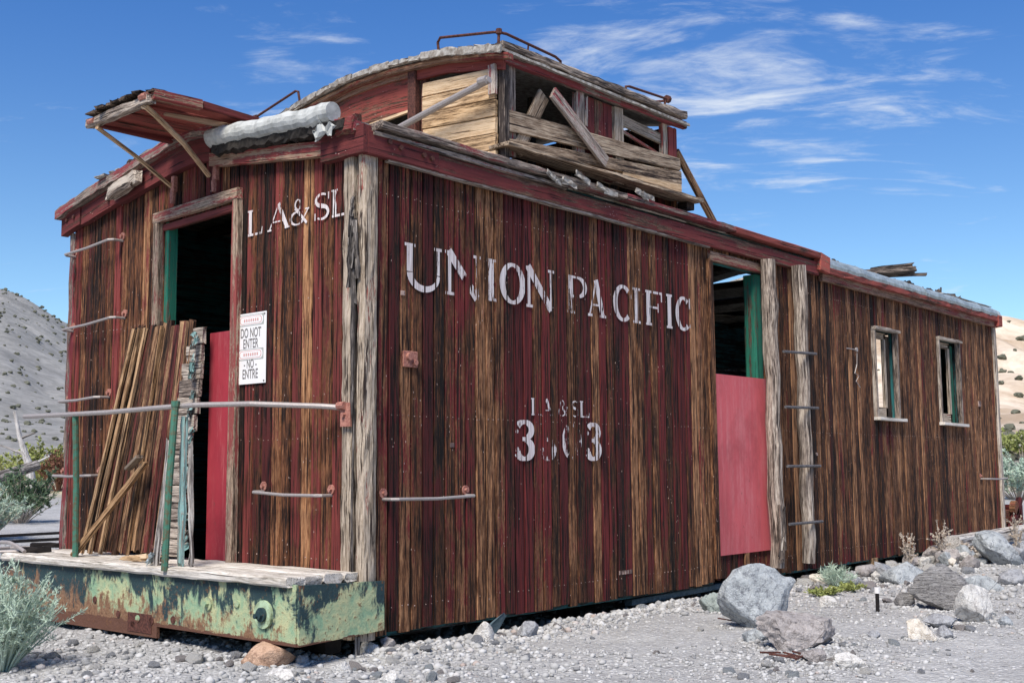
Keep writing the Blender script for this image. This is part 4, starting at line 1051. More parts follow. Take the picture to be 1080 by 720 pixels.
# ------------------------------------------------------------------ end platform
PF = empty('end_platform', (-.22, 1.45, .0)); reparent(PF, CAB)
XB = -.435
def eb_(m):
    r = m.r; K = 30
    for i in range(K):
        y0, y1 = -.03+2.99*i/K, -.03+2.99*(i+1)/K
    # face in two pieces so that the lower edge steps down at y=1.12
    m.box(XB, XB+.018, -.03, 1.12, .002, .285, ch=.002, seg=10, jit=.0006)
    m.box(XB, XB+.018, 1.123, 2.97, -.058, .272, ch=.002, seg=14, jit=.0006)
    m.box(XB+.02, XB+.10, -.02, 2.96, .255, .268, ch=.002)
reparent((lambda m: (eb_(m), m.build('end_beam', M_BEAM))[1])(MB(251)), PF)
def rt(m):
    pr = [(-.0085, 0), (.0085, 0), (.0085, 1), (-.0085, 1)]; b = len(m.v); K = 8
    for k in range(K+1):
        t = k/K; x = XB+.003+(.535-.003)*t
        zb, zt = .004+.022*t, .283-.018*t
        dent = -.03-.012*math.sin(t*math.pi)*0
        for (dy, z) in ((-.009, zb), (.009, zb), (.009, zt), (-.009, zt)): m.v.append((x, -.0405+dy, z)); m.gc.append((x, z, 0)); m.rn.append((0, 0, 0))
    for k in range(K):
        for i in range(4): j = (i+1) % 4; q = b+k*4; m.f.append((q+i, q+4+i, q+4+j, q+j))
    m.f.append((b, b+1, b+2, b+3)); q = b+K*4; m.f.append((q+3, q+2, q+1, q))
reparent((lambda m: (rt(m), m.build('side_plate', M_BEAM))[1])(MB(252)), PF)
def dkb(m):
    ys = [(-.47, -.36), (-.356, -.24), (-.236, -.12), (-.116, -.0)]
    for i, (a, b) in enumerate(ys):
        y0 = (.0, .02, .01, .0)[i]
        m.box(a, b, y0, 2.94-(.12 if i == 0 else 0), .272, .318-(.004*(i % 2)), jit=.004, seg=22, ch=.010, tone=(.7, .6, .8, .65)[i])
reparent((lambda m: (dkb(m), m.build('deck', M_DECK))[1])(MB(253)), PF)
m = MB(2540); m.disc((XB-.006, .205, .135), (1, 0, 0), .066, .016, 28); m.each('round_plate', M_MINT, PF)
m = MB(254); m.disc((XB-.018, .205, .135), (1, 0, 0), .034, .02, 20)
m.disc((XB-.028, .205, .135), (1, 0, 0), .022, .03, 6); m.disc((XB-.04, .215, .13), (1, 0, 0), .012, .03, 8)
m.disc((XB-.004, .66, .155), (1, 0, 0), .033, .012, 18); m.disc((XB-.015, .66, .155), (1, 0, 0), .016, .03, 6); m.disc((XB-.002, .42, .17), (1, 0, 0), .018, .012, 12)
m.disc((XB-.002, 1.30, .03), (1, 0, 0), .02, .012, 12)
m.each('bolted_washer', M_BEAM, PF)
m = MB(255)
for y, z in ((.97, .05), (1.17, .03), (1.35, .0), (1.50, .04), (1.75, .10)): m.disc((XB-.001, y, z), (1, 0, 0), .02, .006, 10)
m.box(XB-.004, XB-.001, 1.17, 1.40, -.04, .06, ch=.001)
m.each('rust_hole', M_RUST, PF)
m = MB(256)
m.beam((-.30, .1, .11), (-.30, 2.9, .11), .12, .14); m.beam((-.1, .1, .0), (-.1, 2.9, .0), .1, .16)
m.each('platform_bearer', M_DARK, PF)
# hoops at the far end of the platform
m = MB(257)
m.tube([(-.42+.0*k, 2.62+.10*k-.0, .33+.05*math.sin(k/5*math.pi)) for k in range(6)], .012, 7)
m.tube([(-.33+.19*math.cos(a/10*math.pi*2), 2.93+.20*math.sin(a/10*math.pi*2), .325) for a in range(11)], .010, 7)
m.each('step_hoop', M_IRON, PF)
m = MB(258); m.beam((-.40, 2.72, .335), (-.25, 2.62, .335), .03, .03, jit=.006, seg=3); m.beam((-.20, 2.98, .34), (-.05, 2.9, .34), .03, .03, jit=.006, seg=3); m.each('hoop_clamp', M_DARK, PF)
# far end platform, glimpsed past the far corner
m = MB(259); m.box(L+.02, L+.55, .0, 2.9, .16, .30); m.box(L+.50, L+.56, -.05, 2.95, .02, .36, bias=.5); m.disc((L+.3, -.04, .33), (0, 1, 0), .08, .06, 12)
m.beam((L+.08, -.04, .05), (L+.5, -.04, .42), .06, .07, bias=.6); m.build('rear_platform', M_SIDE, CAB)
# railing over the near platform
RL = empty('railing', (-.42, 1.5, .31)); reparent(RL, CAB)
m = MB(261); m.tube([(-.035, .10, 1.125), (-.10, .20, 1.135), (-.28, .55, 1.155), (-.38, .9, 1.16), (-.42, 1.2, 1.155), (-.42, 1.7, 1.15), (-.41, 2.2, 1.155), (-.40, 2.73, 1.162)], .014, 8); reparent(m.build('hand_rail', M_IRON), RL)
m = MB(262); m.tube([(-.475, 1.0, .30), (-.46, 1.0, .75), (-.42, 1.02, 1.17)], .019, 9, jit=.08); m.disc((-.42, 1.02, 1.17), (0, 0, 1), .024, .03, 8); reparent(m.build('railing_post', M_POST), RL)
m = MB(263); m.tube([(-.36, 2.12, .30), (-.37, 2.12, .75), (-.40, 2.10, 1.15)], .018, 9, jit=.04); reparent(m.build('railing_post', M_POST), RL)
m = MB(264); m.beam((-.04, .085, 1.03), (-.04, .085, 1.15), .075, .03, up=(1, 0, 0), ch=.006); m.disc((-.06, .10, 1.135), (0, 1, 0), .02, .05, 8); m.disc((-.06, .085, 1.09), (1, 0, 0), .012, .02, 6); reparent(m.build('rail_bracket', M_BOLT), RL)
# small wooden props carrying the sill
for (x, y, mt, w_, s) in ((6.03, .03, M_TAN, .10, 271), (-.04, -.01, M_LOG, .022, 272), (5.1, .8, M_DARKW, .12, 273), (8.3, .3, M_DARKW, .14, 274), (2.4, .6, M_DARKW, .14, 275), (.5, .9, M_DARKW, .14, 276)):
    m = MB(s); m.beam((x, y, gh(x, y)-.05), (x, y, .005), w_, w_*.8, up=(0, 1, 0)); m.build('support_post', mt, CAB)

# ------------------------------------------------------------------ sign on the end wall
sg = empty('warning_sign', (-.01, .93, 1.29))
tag(sg, 'white do not enter sign with grey lettering nailed beside the end door', 'sign')
m = MB(301); m.beam((-.008, .93, 1.292), (-.008, .93, 1.688), .278, .003, up=(1, 0, 0), seg=1, ch=.001); reparent(m.build('sign_plate', M_SIGN), sg)
def text(body, y, z, size, mat, xs=1.0, parent=None, name='lettering'):
    c = bpy.data.curves.new('t', 'FONT'); c.body = body; c.size = size; c.align_x = 'CENTER'; c.align_y = 'CENTER'; c.offset = size*.012
    o = bpy.data.objects.new('t', c); COL.objects.link(o)
    dg = bpy.context.evaluated_depsgraph_get(); me = bpy.data.meshes.new_from_object(o.evaluated_get(dg)); bpy.data.objects.remove(o)
    me.transform(Matrix.Scale(xs, 4, (1, 0, 0)))
    # x -> -y , y -> z
    me.transform(Matrix(((0, 0, 0, -.0105), (-1, 0, 0, y), (0, 1, 0, z), (0, 0, 0, 1))))
    me.materials.clear(); me.materials.append(mat)
    ob = bpy.data.objects.new(name, me); COL.objects.link(ob); reparent(ob, parent); return ob
for b, z, s, k in (('DO NOT', 1.575, .075, .62), ('ENTER', 1.515, .075, .62), ('- NO -', 1.402, .068, .62), ('ENTRE', 1.345, .075, .64)): text(b, .93, z, s, M_INK, k, sg)
def rrect(cy, cz, w, h, r, mat, name, x=-.0105):
    m = MB(1); pts = []
    for (sx, sz, a0) in ((1, 1, 0), (-1, 1, 90), (-1, -1, 180), (1, -1, 270)):
        for i in range(5):
            a = math.radians(a0+22.5*i); pts.append((x, cy+sx*(w/2-r)+r*math.cos(a), cz+sz*(h/2-r)+r*math.sin(a)))
    b = len(m.v)
    for p in pts: m.v.append(p); m.gc.append(p); m.rn.append((0, 0, 0))
    m.f.append(tuple(reversed(range(len(pts))))); reparent(m.build(name, mat), sg)
for cz in (1.648, 1.456):
    rrect(.93, cz, .235, .062, .004, M_INKG, 'sign_panel', -.0102); rrect(.93, cz, .222, .052, .024, M_SIGN, 'sign_oval', -.0106); rrect(.93, cz, .20, .042, .02, M_INKR, 'sign_oval', -.0109); rrect(.93, cz, .19, .036, .018, M_SIGN, 'sign_oval', -.0112)
    m = MB(int(cz*1000))
    for i in range(7): m.box(-.0122, -.0118, .93-.07+i*.02, .93-.07+i*.02+.011, cz-.008, cz+.008, ch=.0001, seg=1)
    m.each('illegible_letter', M_INKR, sg)
m = MB(303)
for y, z in ((1.055, 1.305), (.805, 1.305), (.805, 1.675), (1.055, 1.675)): m.disc((-.011, y, z), (1, 0, 0), .005, .004, 8)
m.each('screw', M_INK, sg)

# ------------------------------------------------------------------ things leaning on the platform
dr = empty('broken_door', (-.15, 1.8, .31))
tag(dr, 'leaning broken wooden door of brown vertical boards propped on the platform', 'broken door')
def P2(u, v, w=0.):   # u 0..1 left to right, v 0..1 bottom to top
    b = Vector((-.21, 2.30, .325)).lerp(Vector((-.07, 1.56, .325)), u); t = Vector((-.045, 2.09, 1.70)).lerp(Vector((-.045, 1.425, 1.685)), u)
    return b.lerp(t, v)+Vector((-w, 0, 0))
m = MB(311); N_ = 15
for i in range(N_):
    u = (i+.5)/N_; m.beam(P2(u, m.r.uniform(0, .02)), P2(u, 1+m.r.uniform(-.02, .015)), .70/N_*1.03, .022, up=(1, 0, 0), jit=.003, seg=9, tone=m.r.uniform(.1, .8), bias=m.r.gauss(-.1, .35), rag=.012)
reparent(m.build('door_boards', M_LEAN), dr)
m = MB(312)
for (a, b, w_, tt) in ((.03, .10, .022, .8), (.12, .20, .03, .65), (.24, .29, .024, .95), (.55, .56, .012, .3)):
    m.beam(P2(a, 0, .025), P2(b, .99, .025), w_, .02, up=(1, 0, 0), jit=.003, seg=8, tone=tt)
m.each('split_strip', M_TANB, dr)
pn = empty('plank_panel', (-.06, 1.45, .31)); tag(pn, 'narrow panel of grey crosswise planks with flaking blue edge behind the leaning door', 'panel')
m = MB(313)
for i in range(13):
    z0 = .33+i*.101; t = i/12; yl = 1.60-.10*t; yr = 1.36+.0*t-(.03*t if i > 6 else -.03); xx = -.115+.075*t
    m.beam((xx, yl, z0+.05), (xx-.0, yr+m.r.uniform(-.01, .01), z0+.05), .025, .096, jit=.003, seg=3, tone=m.r.uniform(.4, .8), rag=.006)
reparent(m.build('plank_boards', M_GREY), pn)
m = MB(314)
for i in range(36): 
    z = .35+1.3*m.r.random(); y = 1.35+.05*(1-(z-.3)/1.4)+m.r.uniform(-.015, .01); m.beam((-.10, y, z), (-.085, y+m.r.uniform(-.02, .02), z+m.r.uniform(.02, .06)), .02, .012, jit=.008, seg=2)
m.each('paint_flake', M_TURQ, pn)
m = MB(315); m.beam((-.34, 2.18, .325), (-.17, 1.70, .86), .035, .03, jit=.003, rag=.01); o = m.build('wooden_lath', M_TANB, origin=(-.34, 2.18, .325)); tag(o, 'thin brown lath leaning diagonally across the broken door', 'lath')
m = MB(316); m.beam((-.21, 1.82, .83), (-.21, 1.70, .90), .02, .05, up=(1, 0, 0)); m.build('nailed_block', M_PALE); b_ = bpy.data.objects['nailed_block']; reparent(b_, o)
for i, (x0, y0, x1, y1, z1, w_, mt, lab) in enumerate(((-.43, 1.15, -.40, 1.10, .98, .03, M_LOG, 'short grey splintered stake just left of the green railing post'),
        (-.40, .97, -.37, 1.01, 1.08, .04, M_TURQ, 'turquoise flaked stake leaning right behind the green railing post'),
        (-.38, .90, -.35, .98, .95, .022, M_LOG, 'thin dark grey stake, rightmost beside the green railing post'))):
    m = MB(320+i); m.beam((x0, y0, .318), (x1, y1, z1), w_, .02, up=(1, 0, 0), jit=.005, seg=8, rag=.03, tone=.6); tag(m.build('stake', mt, origin=(x0, y0, .318)), lab, 'stake', 'stakes by the railing post')
m = MB(330); m.beam((-.38, 1.55, .335), (-.34, 1.20, .345), .04, .025, jit=.005, rag=.02); m.beam((-.30, 1.60, .335), (-.40, 1.28, .36), .03, .02, jit=.005, rag=.02)
tag(m.build('wood_scrap', M_NEW, origin=(-.36, 1.4, .32)), 'split yellow wood scraps lying on the deck below the broken door', 'wood scrap')
m = MB(331); m.beam((-.42, 1.22, .33), (-.36, 1.17, .43), .06, .012, jit=.015, seg=3); m.beam((-.43, 1.20, .33), (-.43, 1.15, .38), .05, .012, jit=.015, seg=3)
tag(m.build('crumpled_tin', M_TINB, origin=(-.42, 1.2, .32)), 'crumpled grey tin scrap on the deck beside the green railing post', 'tin scrap')
m = MB(332); m.tube([(-.44, 1.05, .335), (-.38, 1.22, .36), (-.34, 1.34, .41)], .006, 6); tag(m.build('iron_rod', M_RUST, origin=(-.44, 1.1, .33)), 'thin rusty rod lying over the wood scraps on the deck', 'rod')

# ------------------------------------------------------------------ rocks
import bmesh
def ico(sub):
    bm = bmesh.new(); bmesh.ops.create_icosphere(bm, subdivisions=sub, radius=1); v = np.array([q.co[:] for q in bm.verts]); f = [tuple(x.index for x in q.verts) for q in bm.faces]; bm.free(); return v, f
ICO = {k: ico(k) for k in (1, 2, 3, 4, 5)}
def rock_mesh(sx, sy, sz, seed, sub=4, cuts=9, rough=.10):
    v, f = ICO[sub]; r = np.random.RandomState(seed); v = v.copy(); cuts += 5
    for k in range(cuts):
        n = r.normal(size=3); n /= np.linalg.norm(n); d = r.uniform(.45, .80); t = v@n; m_ = t > d
        v[m_] -= np.outer((t[m_]-d)*.92, n)
    out = []
    for p in v:
        q = Vector(p*1.7)+Vector((seed*3.1, seed*1.7, 0))
        k = 1+rough*noise.fractal(q, .7, 2.2, 6)-rough*.55*abs(noise.noise(q*2.3))
        out.append((p[0]*k*sx, p[1]*k*sy, p[2]*k*sz))
    a = np.array(out); ext = (a.max(0)-a.min(0))/2
    a *= np.array([sx, sy, sz])/ext
    return a, f
def rock(name, x, y, w_, h_, mat, label, rot=0., tilt=(0, 0), seed=1, depth=.75, sink=.2, sub=4, cuts=9, rough=.10, group=None):
    """w_ = width across the view, h_ = visible height"""
    a, f = rock_mesh(w_/2, w_*depth/2, h_*(1+sink)/2, seed, sub, cuts, rough)
    mw = Matrix.Rotation(tilt[0], 3, 'X')@Matrix.Rotation(tilt[1], 3, 'Y'); a = a@np.array(mw.transposed())
    me = bpy.data.meshes.new(name); me.from_pydata(a.tolist(), [], f); me.materials.append(mat)
    if sub > 3: me.polygons.foreach_set('use_smooth', [True]*len(me.polygons)); me.set_sharp_from_angle(angle=math.radians(32))
    zmin = a[:, 2].min(); o = bpy.data.objects.new(name, me); COL.objects.link(o)
    o.location = (x, y, gh(x, y)-zmin-h_*sink); o.rotation_euler = (0, 0, -.857+rot)
    return tag(o, label, 'rock', group)
def back(x, y, d):   # push along the view direction from the front foot of a rock to its centre
    return x+.757*d, y+.653*d
RL_ = [
 ('boulder', 1.89, -1.16, .40, .30, 'blue', 'large smooth blue grey boulder leaning toward the pink plywood doorway', 1, (0.15, .5), .62, 5, 8, .09),
 ('boulder', 1.27, -1.73, .400, .165, 'brown', 'wide pinkish brown boulder in front of the large blue grey boulder', 2, (0, .05), .7, 5, 7, .14),
 ('rock', -.47, .13, .250, .105, 'orange', 'flat orange tan rock wedged under the corner of the green platform', 3, (0, 0), .8, 4, 6, .06),
 ('rock', .63, -.23, .112, .098, 'pale', 'pale blocky rock at the wall foot left of the slate coloured sheet', 4, (0, .2), .9, 4, 12, .06),
 ('rock', .96, -.26, .120, .082, 'grey', 'notched lilac grey rock at the wall foot right of the slate coloured sheet', 5, (0, 0), .9, 4, 12, .08),
 ('rock', 2.37, -.57, .186, .122, 'green', 'greenish grey rock just left of the large blue grey boulder', 6, (0, .1), .8, 4, 9, .1),
 ('rock', 4.79, -.80, .36, .16, 'blue', 'flat topped grey blue slab behind the dark banded rock', 7, (.0, -.25), .8, 4, 8, .06),
 ('rock', 3.38, -1.60, .42, .21, 'stri', 'dark banded rock sloping down toward the round white rock', 8, (.0, .42), .5, 5, 8, .14),
 ('rock', 2.98, -1.95, .225, .215, 'pale', 'rounded white boulder right of the dark banded rock', 9, (0, .1), .85, 5, 8, .08),
 ('rock', 3.39, -1.35, .133, .095, 'stri', 'small split rock with pale top left of the dark banded rock', 10, (0, .3), .6, 4, 12, .08),
 ('rock', 2.01, -2.00, .150, .101, 'cream', 'small cream wedge shaped rock in front of the dark banded rock', 11, (0, .25), .7, 4, 12, .05),
 ('rock', 2.59, -1.89, .183, .080, 'grey', 'low flat grey rock between the cream rock and the dark banded rock', 12, (0, 0), .8, 4, 7, .07),
 ('rock', 2.21, -2.04, .094, .064, 'grey', 'fist sized grey rock right of the cream wedge rock', 13, (0, 0), .8, 4, 8, .07),
 ('boulder', 6.40, -.97, .46, .245, 'blue', 'big blue grey boulder at the far right beside the bleached timber', 14, (0, .3), .7, 5, 8, .09),
 ('rock', 4.77, -1.37, .309, .117, 'blue', 'long low grey rock in front of the big far right boulder', 15, (0, .1), .7, 4, 8, .07),
 ('rock', 5.24, -1.43, .200, .115, 'grey', 'grey rock at the right frame edge beside the long low rock', 16, (0, -.1), .7, 4, 8, .07),
 ('rock', 6.08, -.82, .159, .125, 'brown', 'brown angular rock between the slab and the big far right boulder', 17, (0, .2), .8, 4, 10, .09),
 ('rock', 6.55, -.34, .135, .090, 'grey', 'grey rock half under the wall left of the bleached timber', 18, (0, .2), .8, 4, 10, .09),
 ('rock', 2.87, -2.13, .085, .058, 'blue', 'small blue rock right of the round white boulder', 19, (0, 0), .8, 4, 8, .07),
 ('rock', 1.83, -1.82, .067, .038, 'grey', 'small flat grey stone left of the cream wedge rock', 20, (0, 0), .8, 3, 8, .07),
 ('rock', 5.00, -.48, .130, .075, 'pale', 'pale flat rock right of the tan wooden prop', 21, (0, 0), .8, 4, 10, .07),
 ('rock', 1.39, -1.40, .130, .081, 'blue', 'dark blue grey rock wedged left of the pinkish brown boulder', 22, (0, .2), .8, 4, 10, .07),
 ('rock', 1.05, -1.88, .112, .060, 'brown', 'small brown grey rock under the front edge of the pinkish brown boulder', 23, (0, 0), .8, 4, 9, .07),
 ('rock', 1.04, -2.07, .142, .070, 'pale', 'pale flat slab lying right of the pinkish brown boulder', 24, (0, .35), .6, 4, 9, .05),
 ('rock', 3.24, -.90, .105, .070, 'pale', 'pale rock by the grass tuft right of the large blue grey boulder', 25, (0, 0), .8, 4, 10, .07),
 ('rock', -.72, -.29, .120, .060, 'pale', 'pale flat stone at the bottom edge below the orange rock', 26, (0, 0), .8, 4, 10, .07),
 ('rock', -.32, .07, .063, .049, 'grey', 'small grey stone just right of the orange rock', 27, (0, 0), .8, 3, 10, .07),
 ('rock', -.44, -.35, .071, .050, 'pale', 'small pale stone below the thin prop at the platform corner', 28, (0, 0), .8, 3, 10, .07),
 ('rock', .05, .02, .094, .068, 'pale', 'pale upright stone under the corner of the side wall', 29, (0, .3), .8, 4, 12, .07),
 ('rock', .14, -.03, .085, .060, 'brown', 'brownish stone right of the pale upright stone at the wall corner', 30, (0, .2), .8, 4, 12, .07),
 ('rock', -.45, -.67, .080, .055, 'pale', 'pale stone at the bottom edge left of centre', 31, (0, 0), .8, 3, 10, .07)]
for (nm, x, y, w_, h_, mk, lab, sd_, tl, dp, sb, cu_, rg) in RL_:
    bx_, by_ = back(x, y, w_*dp*.4)
    rock(nm, bx_, by_, w_, h_, RK[mk], lab, 0, tl, sd_*7+3, dp, .28, sb, cu_, rg)
# smaller loose stones, one object each
rs = random.Random(99); smesh = []
for i in range(18):
    a, f = rock_mesh(1, rs.uniform(.6, .9), rs.uniform(.45, .75), 500+i, 3, 10, .10); mk = ['pale', 'grey', 'grey', 'brown', 'blue', 'pale'][i % 6]
    me = bpy.data.meshes.new('stone'); me.from_pydata(a.tolist(), [], f); me.materials.append(RK[mk]); smesh.append(me)
def stone(x, y, s):
    o = bpy.data.objects.new('stone', rs.choice(smesh)); COL.objects.link(o); o.location = (x, y, gh(x, y)+s*.22); o.scale = (s, s, s)
    o.rotation_euler = (rs.uniform(-.4, .4), rs.uniform(-.4, .4), rs.uniform(0, 6.3)); tag(o, 'small loose grey stone lying in the gravel around the caboose', 'stone', 'loose stones in the gravel')
for i in range(270):
    k = rs.random()
    if k < .30: x, y, s = rs.uniform(-1.2, .6), rs.uniform(-.9, 1.6), rs.uniform(.014, .046)
    elif k < .52: x = rs.uniform(.1, 4.5); y = -abs(rs.gauss(0, .22))-.02; s = rs.uniform(.014, .038)
    elif k < .62: x, y, s = rs.gauss(1.1, .25), rs.gauss(-1.85, .12), rs.uniform(.012, .035)
    elif k < .80: x, y, s = rs.uniform(4, 6.6), rs.uniform(-.9, -.02), rs.uniform(.025, .085)
    elif k < .93: x, y, s = rs.uniform(2.0, 5.5), rs.uniform(-2.5, -.9), rs.uniform(.015, .04)
    else: x, y, s = rs.uniform(-1, 3), rs.uniform(-2.6, -.4), rs.uniform(.010, .022)
    if -.42 < x < 0 and y > 0: continue
    stone(x, y, s)
hp = random.Random(31)
for i in range(30):
    x = 4.5+2.6*hp.random()
    if 5.4 < x < 6.15: x += .8
    y = -.16-hp.random()*(.25+.36*(x-4.2)*.6); s_ = hp.uniform(.05, .13)
    rock('rock', x, y, s_*2, s_*1.25, RK[hp.choice(['pale', 'grey', 'grey', 'brown', 'blue', 'cream'])], 'angular grey or pale rock in the heap along the wall foot at the right', hp.uniform(-1, 1), (0, hp.uniform(-.3, .4)), 900+i, .8, .25, 4, 9, .1, 'rocks heaped along the wall foot')
# pebbles nobody could count: one object
def pebbles():
    r = np.random.RandomState(4); v0, f0 = ICO[1]; f0 = np.array(f0); nv = len(v0); P = []
    def add(n, fx, fy, smin, smax):
        x, y = fx(n), fy(n); s = smin+(smax-smin)*r.rand(n)**2.2; P.append(np.stack([x, y, s], 1))
    U = lambda a, b: (lambda n: r.uniform(a, b, n))
    add(7500, U(-2.2, .8), U(-1.6, 2.8), .003, .013)
    add(2200, U(-1.0, 5.5), U(-2.7, -.1), .003, .009)
    add(5200, U(0, 7.5), lambda n: -np.abs(r.normal(0, .22, n)), .003, .018)
    add(4500, U(2.4, 7), U(-2.6, -.5), .004, .016)
    add(2200, lambda n: r.normal(1.1, .35, n), lambda n: r.normal(-1.8, .22, n), .004, .016)
    add(1800, U(0, 9), U(0, 1.0), .01, .035)
    add(2500, U(-3, 3), U(2.5, 12), .006, .02)
    add(1500, U(-1.4, .7), U(-1.2, 1.8), .012, .026); add(900, U(0, 6), lambda n: -np.abs(r.normal(0, .2, n)), .014, .03); add(900, U(3.2, 6.8), U(-1.9, -.1), .014, .032)
    for (nm, x, y, w_, h_, mk, lab, sd_, tl, dp, sb, cu_, rg) in RL_:     # rubble against the foot of each rock
        k = int(40+260*w_); cx_, cy_ = back(x, y, w_*dp*.4); a = r.uniform(0, 6.28, k); q = w_*r.uniform(.42, .62, k)
        u_, v_ = np.cos(a)*q, np.sin(a)*q*dp; P.append(np.stack([cx_+u_*.654+v_*.757, cy_-u_*.757+v_*.653, .004+.014*r.rand(k)**1.6], 1))
    P = np.concatenate(P); n = len(P)
    V = np.empty((n, nv, 3), 'f'); cl = np.empty((n, nv), 'f')
    for i in range(n):
        x, y, s = P[i]; V[i] = v0*(s*np.array([1, r.uniform(.6, 1), r.uniform(.45, .8)]))*(1+r.uniform(-.28, .28, (nv, 1)))
        a = r.uniform(0, 6.28); c_, s_ = math.cos(a), math.sin(a); V[i] = V[i]@np.array([[c_, s_, 0], [-s_, c_, 0], [0, 0, 1]]); V[i] += (x, y, gh(x, y)+s*.2)
    F = (f0[None]+(np.arange(n)*nv)[:, None, None]).reshape(-1, 3)
    me = bpy.data.meshes.new('gravel'); me.vertices.add(n*nv); me.vertices.foreach_set('co', V.ravel()); nf = len(F)
    me.loops.add(nf*3); me.loops.foreach_set('vertex_index', F.ravel().astype('i')); me.polygons.add(nf); me.polygons.foreach_set('loop_start', np.arange(0, nf*3, 3, dtype='i')); me.update(calc_edges=True)
    m_, t, b = new_mat('gravel pebbles', .95); rr = t.geo('Random Per Island')
    t.l.new(t.ramp(rr, [(0., (.22, .22, .22)), (.3, (.35, .345, .33)), (.7, (.42, .412, .395)), (.96, (.52, .515, .50)), (1., (.36, .29, .25))]), b.inputs['Base Color'])
    me.materials.append(m_); o = bpy.data.objects.new('gravel', me); COL.objects.link(o); tag(o, 'loose grey gravel covering the ground around the caboose', 'gravel', kind='stuff')
pebbles()

# small things on the ground
m = MB(401); m.tube([(3.05, -1.31, gh(3.05, -1.31)-.03), (3.05, -1.31, gh(3.05, -1.31)+.115)], .012, 10); o = m.build('marker_stake', M_DARK, origin=(3.05, -1.31, gh(3.05, -1.31))); tag(o, 'little black marker stake with a white top standing in the gravel', 'marker stake')
m = MB(402); m.tube([(3.05, -1.31, gh(3.05, -1.31)+.115), (3.05, -1.31, gh(3.05, -1.31)+.15)], .017, 10); m.build('stake_cap', M_SIGN); reparent(bpy.data.objects['stake_cap'], o)
m = MB(403); z_ = gh(.83, -.12); m.beam((.80, -.06, z_-.02), (.90, -.14, z_+.12), .10, .012, up=(0, 1, 0), seg=3, jit=.006, w1=.03); tag(m.build('slate_sheet', M_TARP, origin=(.83, -.12, z_)), 'dark teal sheet scrap standing at the wall foot between two pale rocks', 'sheet scrap')
m = MB(404); m.beam((2.4, .10, -.06), (3.9, .06, -.03), .06, .04); tag(m.build('loose_pipe', M_TARP, origin=(2.4, .1, -.06)), 'dark bluish bar lying in the shadow under the side wall', 'bar')
m = MB(405); z_ = gh(6.5, -.5); m.beam((6.75, -.42, z_+.14), (8.9, -.50, z_+.17), .16, .13, jit=.004, seg=14); tag(m.build('timber', M_LOG, origin=(6.35, -.45, z_)), 'bleached squared timber lying along the foot of the wall at the right', 'timber')
m = MB(406)
for i in range(8):
    x, y = 2.1+rs.uniform(-.25, .2), -1.05+rs.uniform(-.2, .15); a = rs.uniform(0, 3); m.tube([(x, y, gh(x, y)+.012), (x+.14*math.cos(a), y+.14*math.sin(a), gh(x, y)+.03)], .004, 5)
for i in range(6):
    x, y = 1.0+rs.uniform(-.1, .15), -1.78+rs.uniform(-.1, .1); a = rs.uniform(0, 3); m.tube([(x, y, gh(x, y)+.02), (x+.12*math.cos(a), y+.12*math.sin(a), gh(x, y)+.03)], .005, 5)
tag(m.build('twigs', M_RUST), 'dry brown twigs scattered at the foot of the boulders', 'twigs', kind='stuff')
# old rail behind the caboose
tr = empty('railway_track', (1.5, 9.3, gh(1.5, 9.3))); tag(tr, 'low dark railway rails crossing the ground behind the caboose at the left', 'railway track')
for off in (0, 1.1):
    m = MB(410); p0, p1 = Vector((-9, 10.0+off, 0)), Vector((14, 9.0+off, 0)); p0.z = gh(p0.x, p0.y)+.02; p1.z = gh(p1.x, p1.y)+.02; m.beam(p0, p1, .06, .035, seg=30); reparent(m.build('rail', M_DARK), tr)

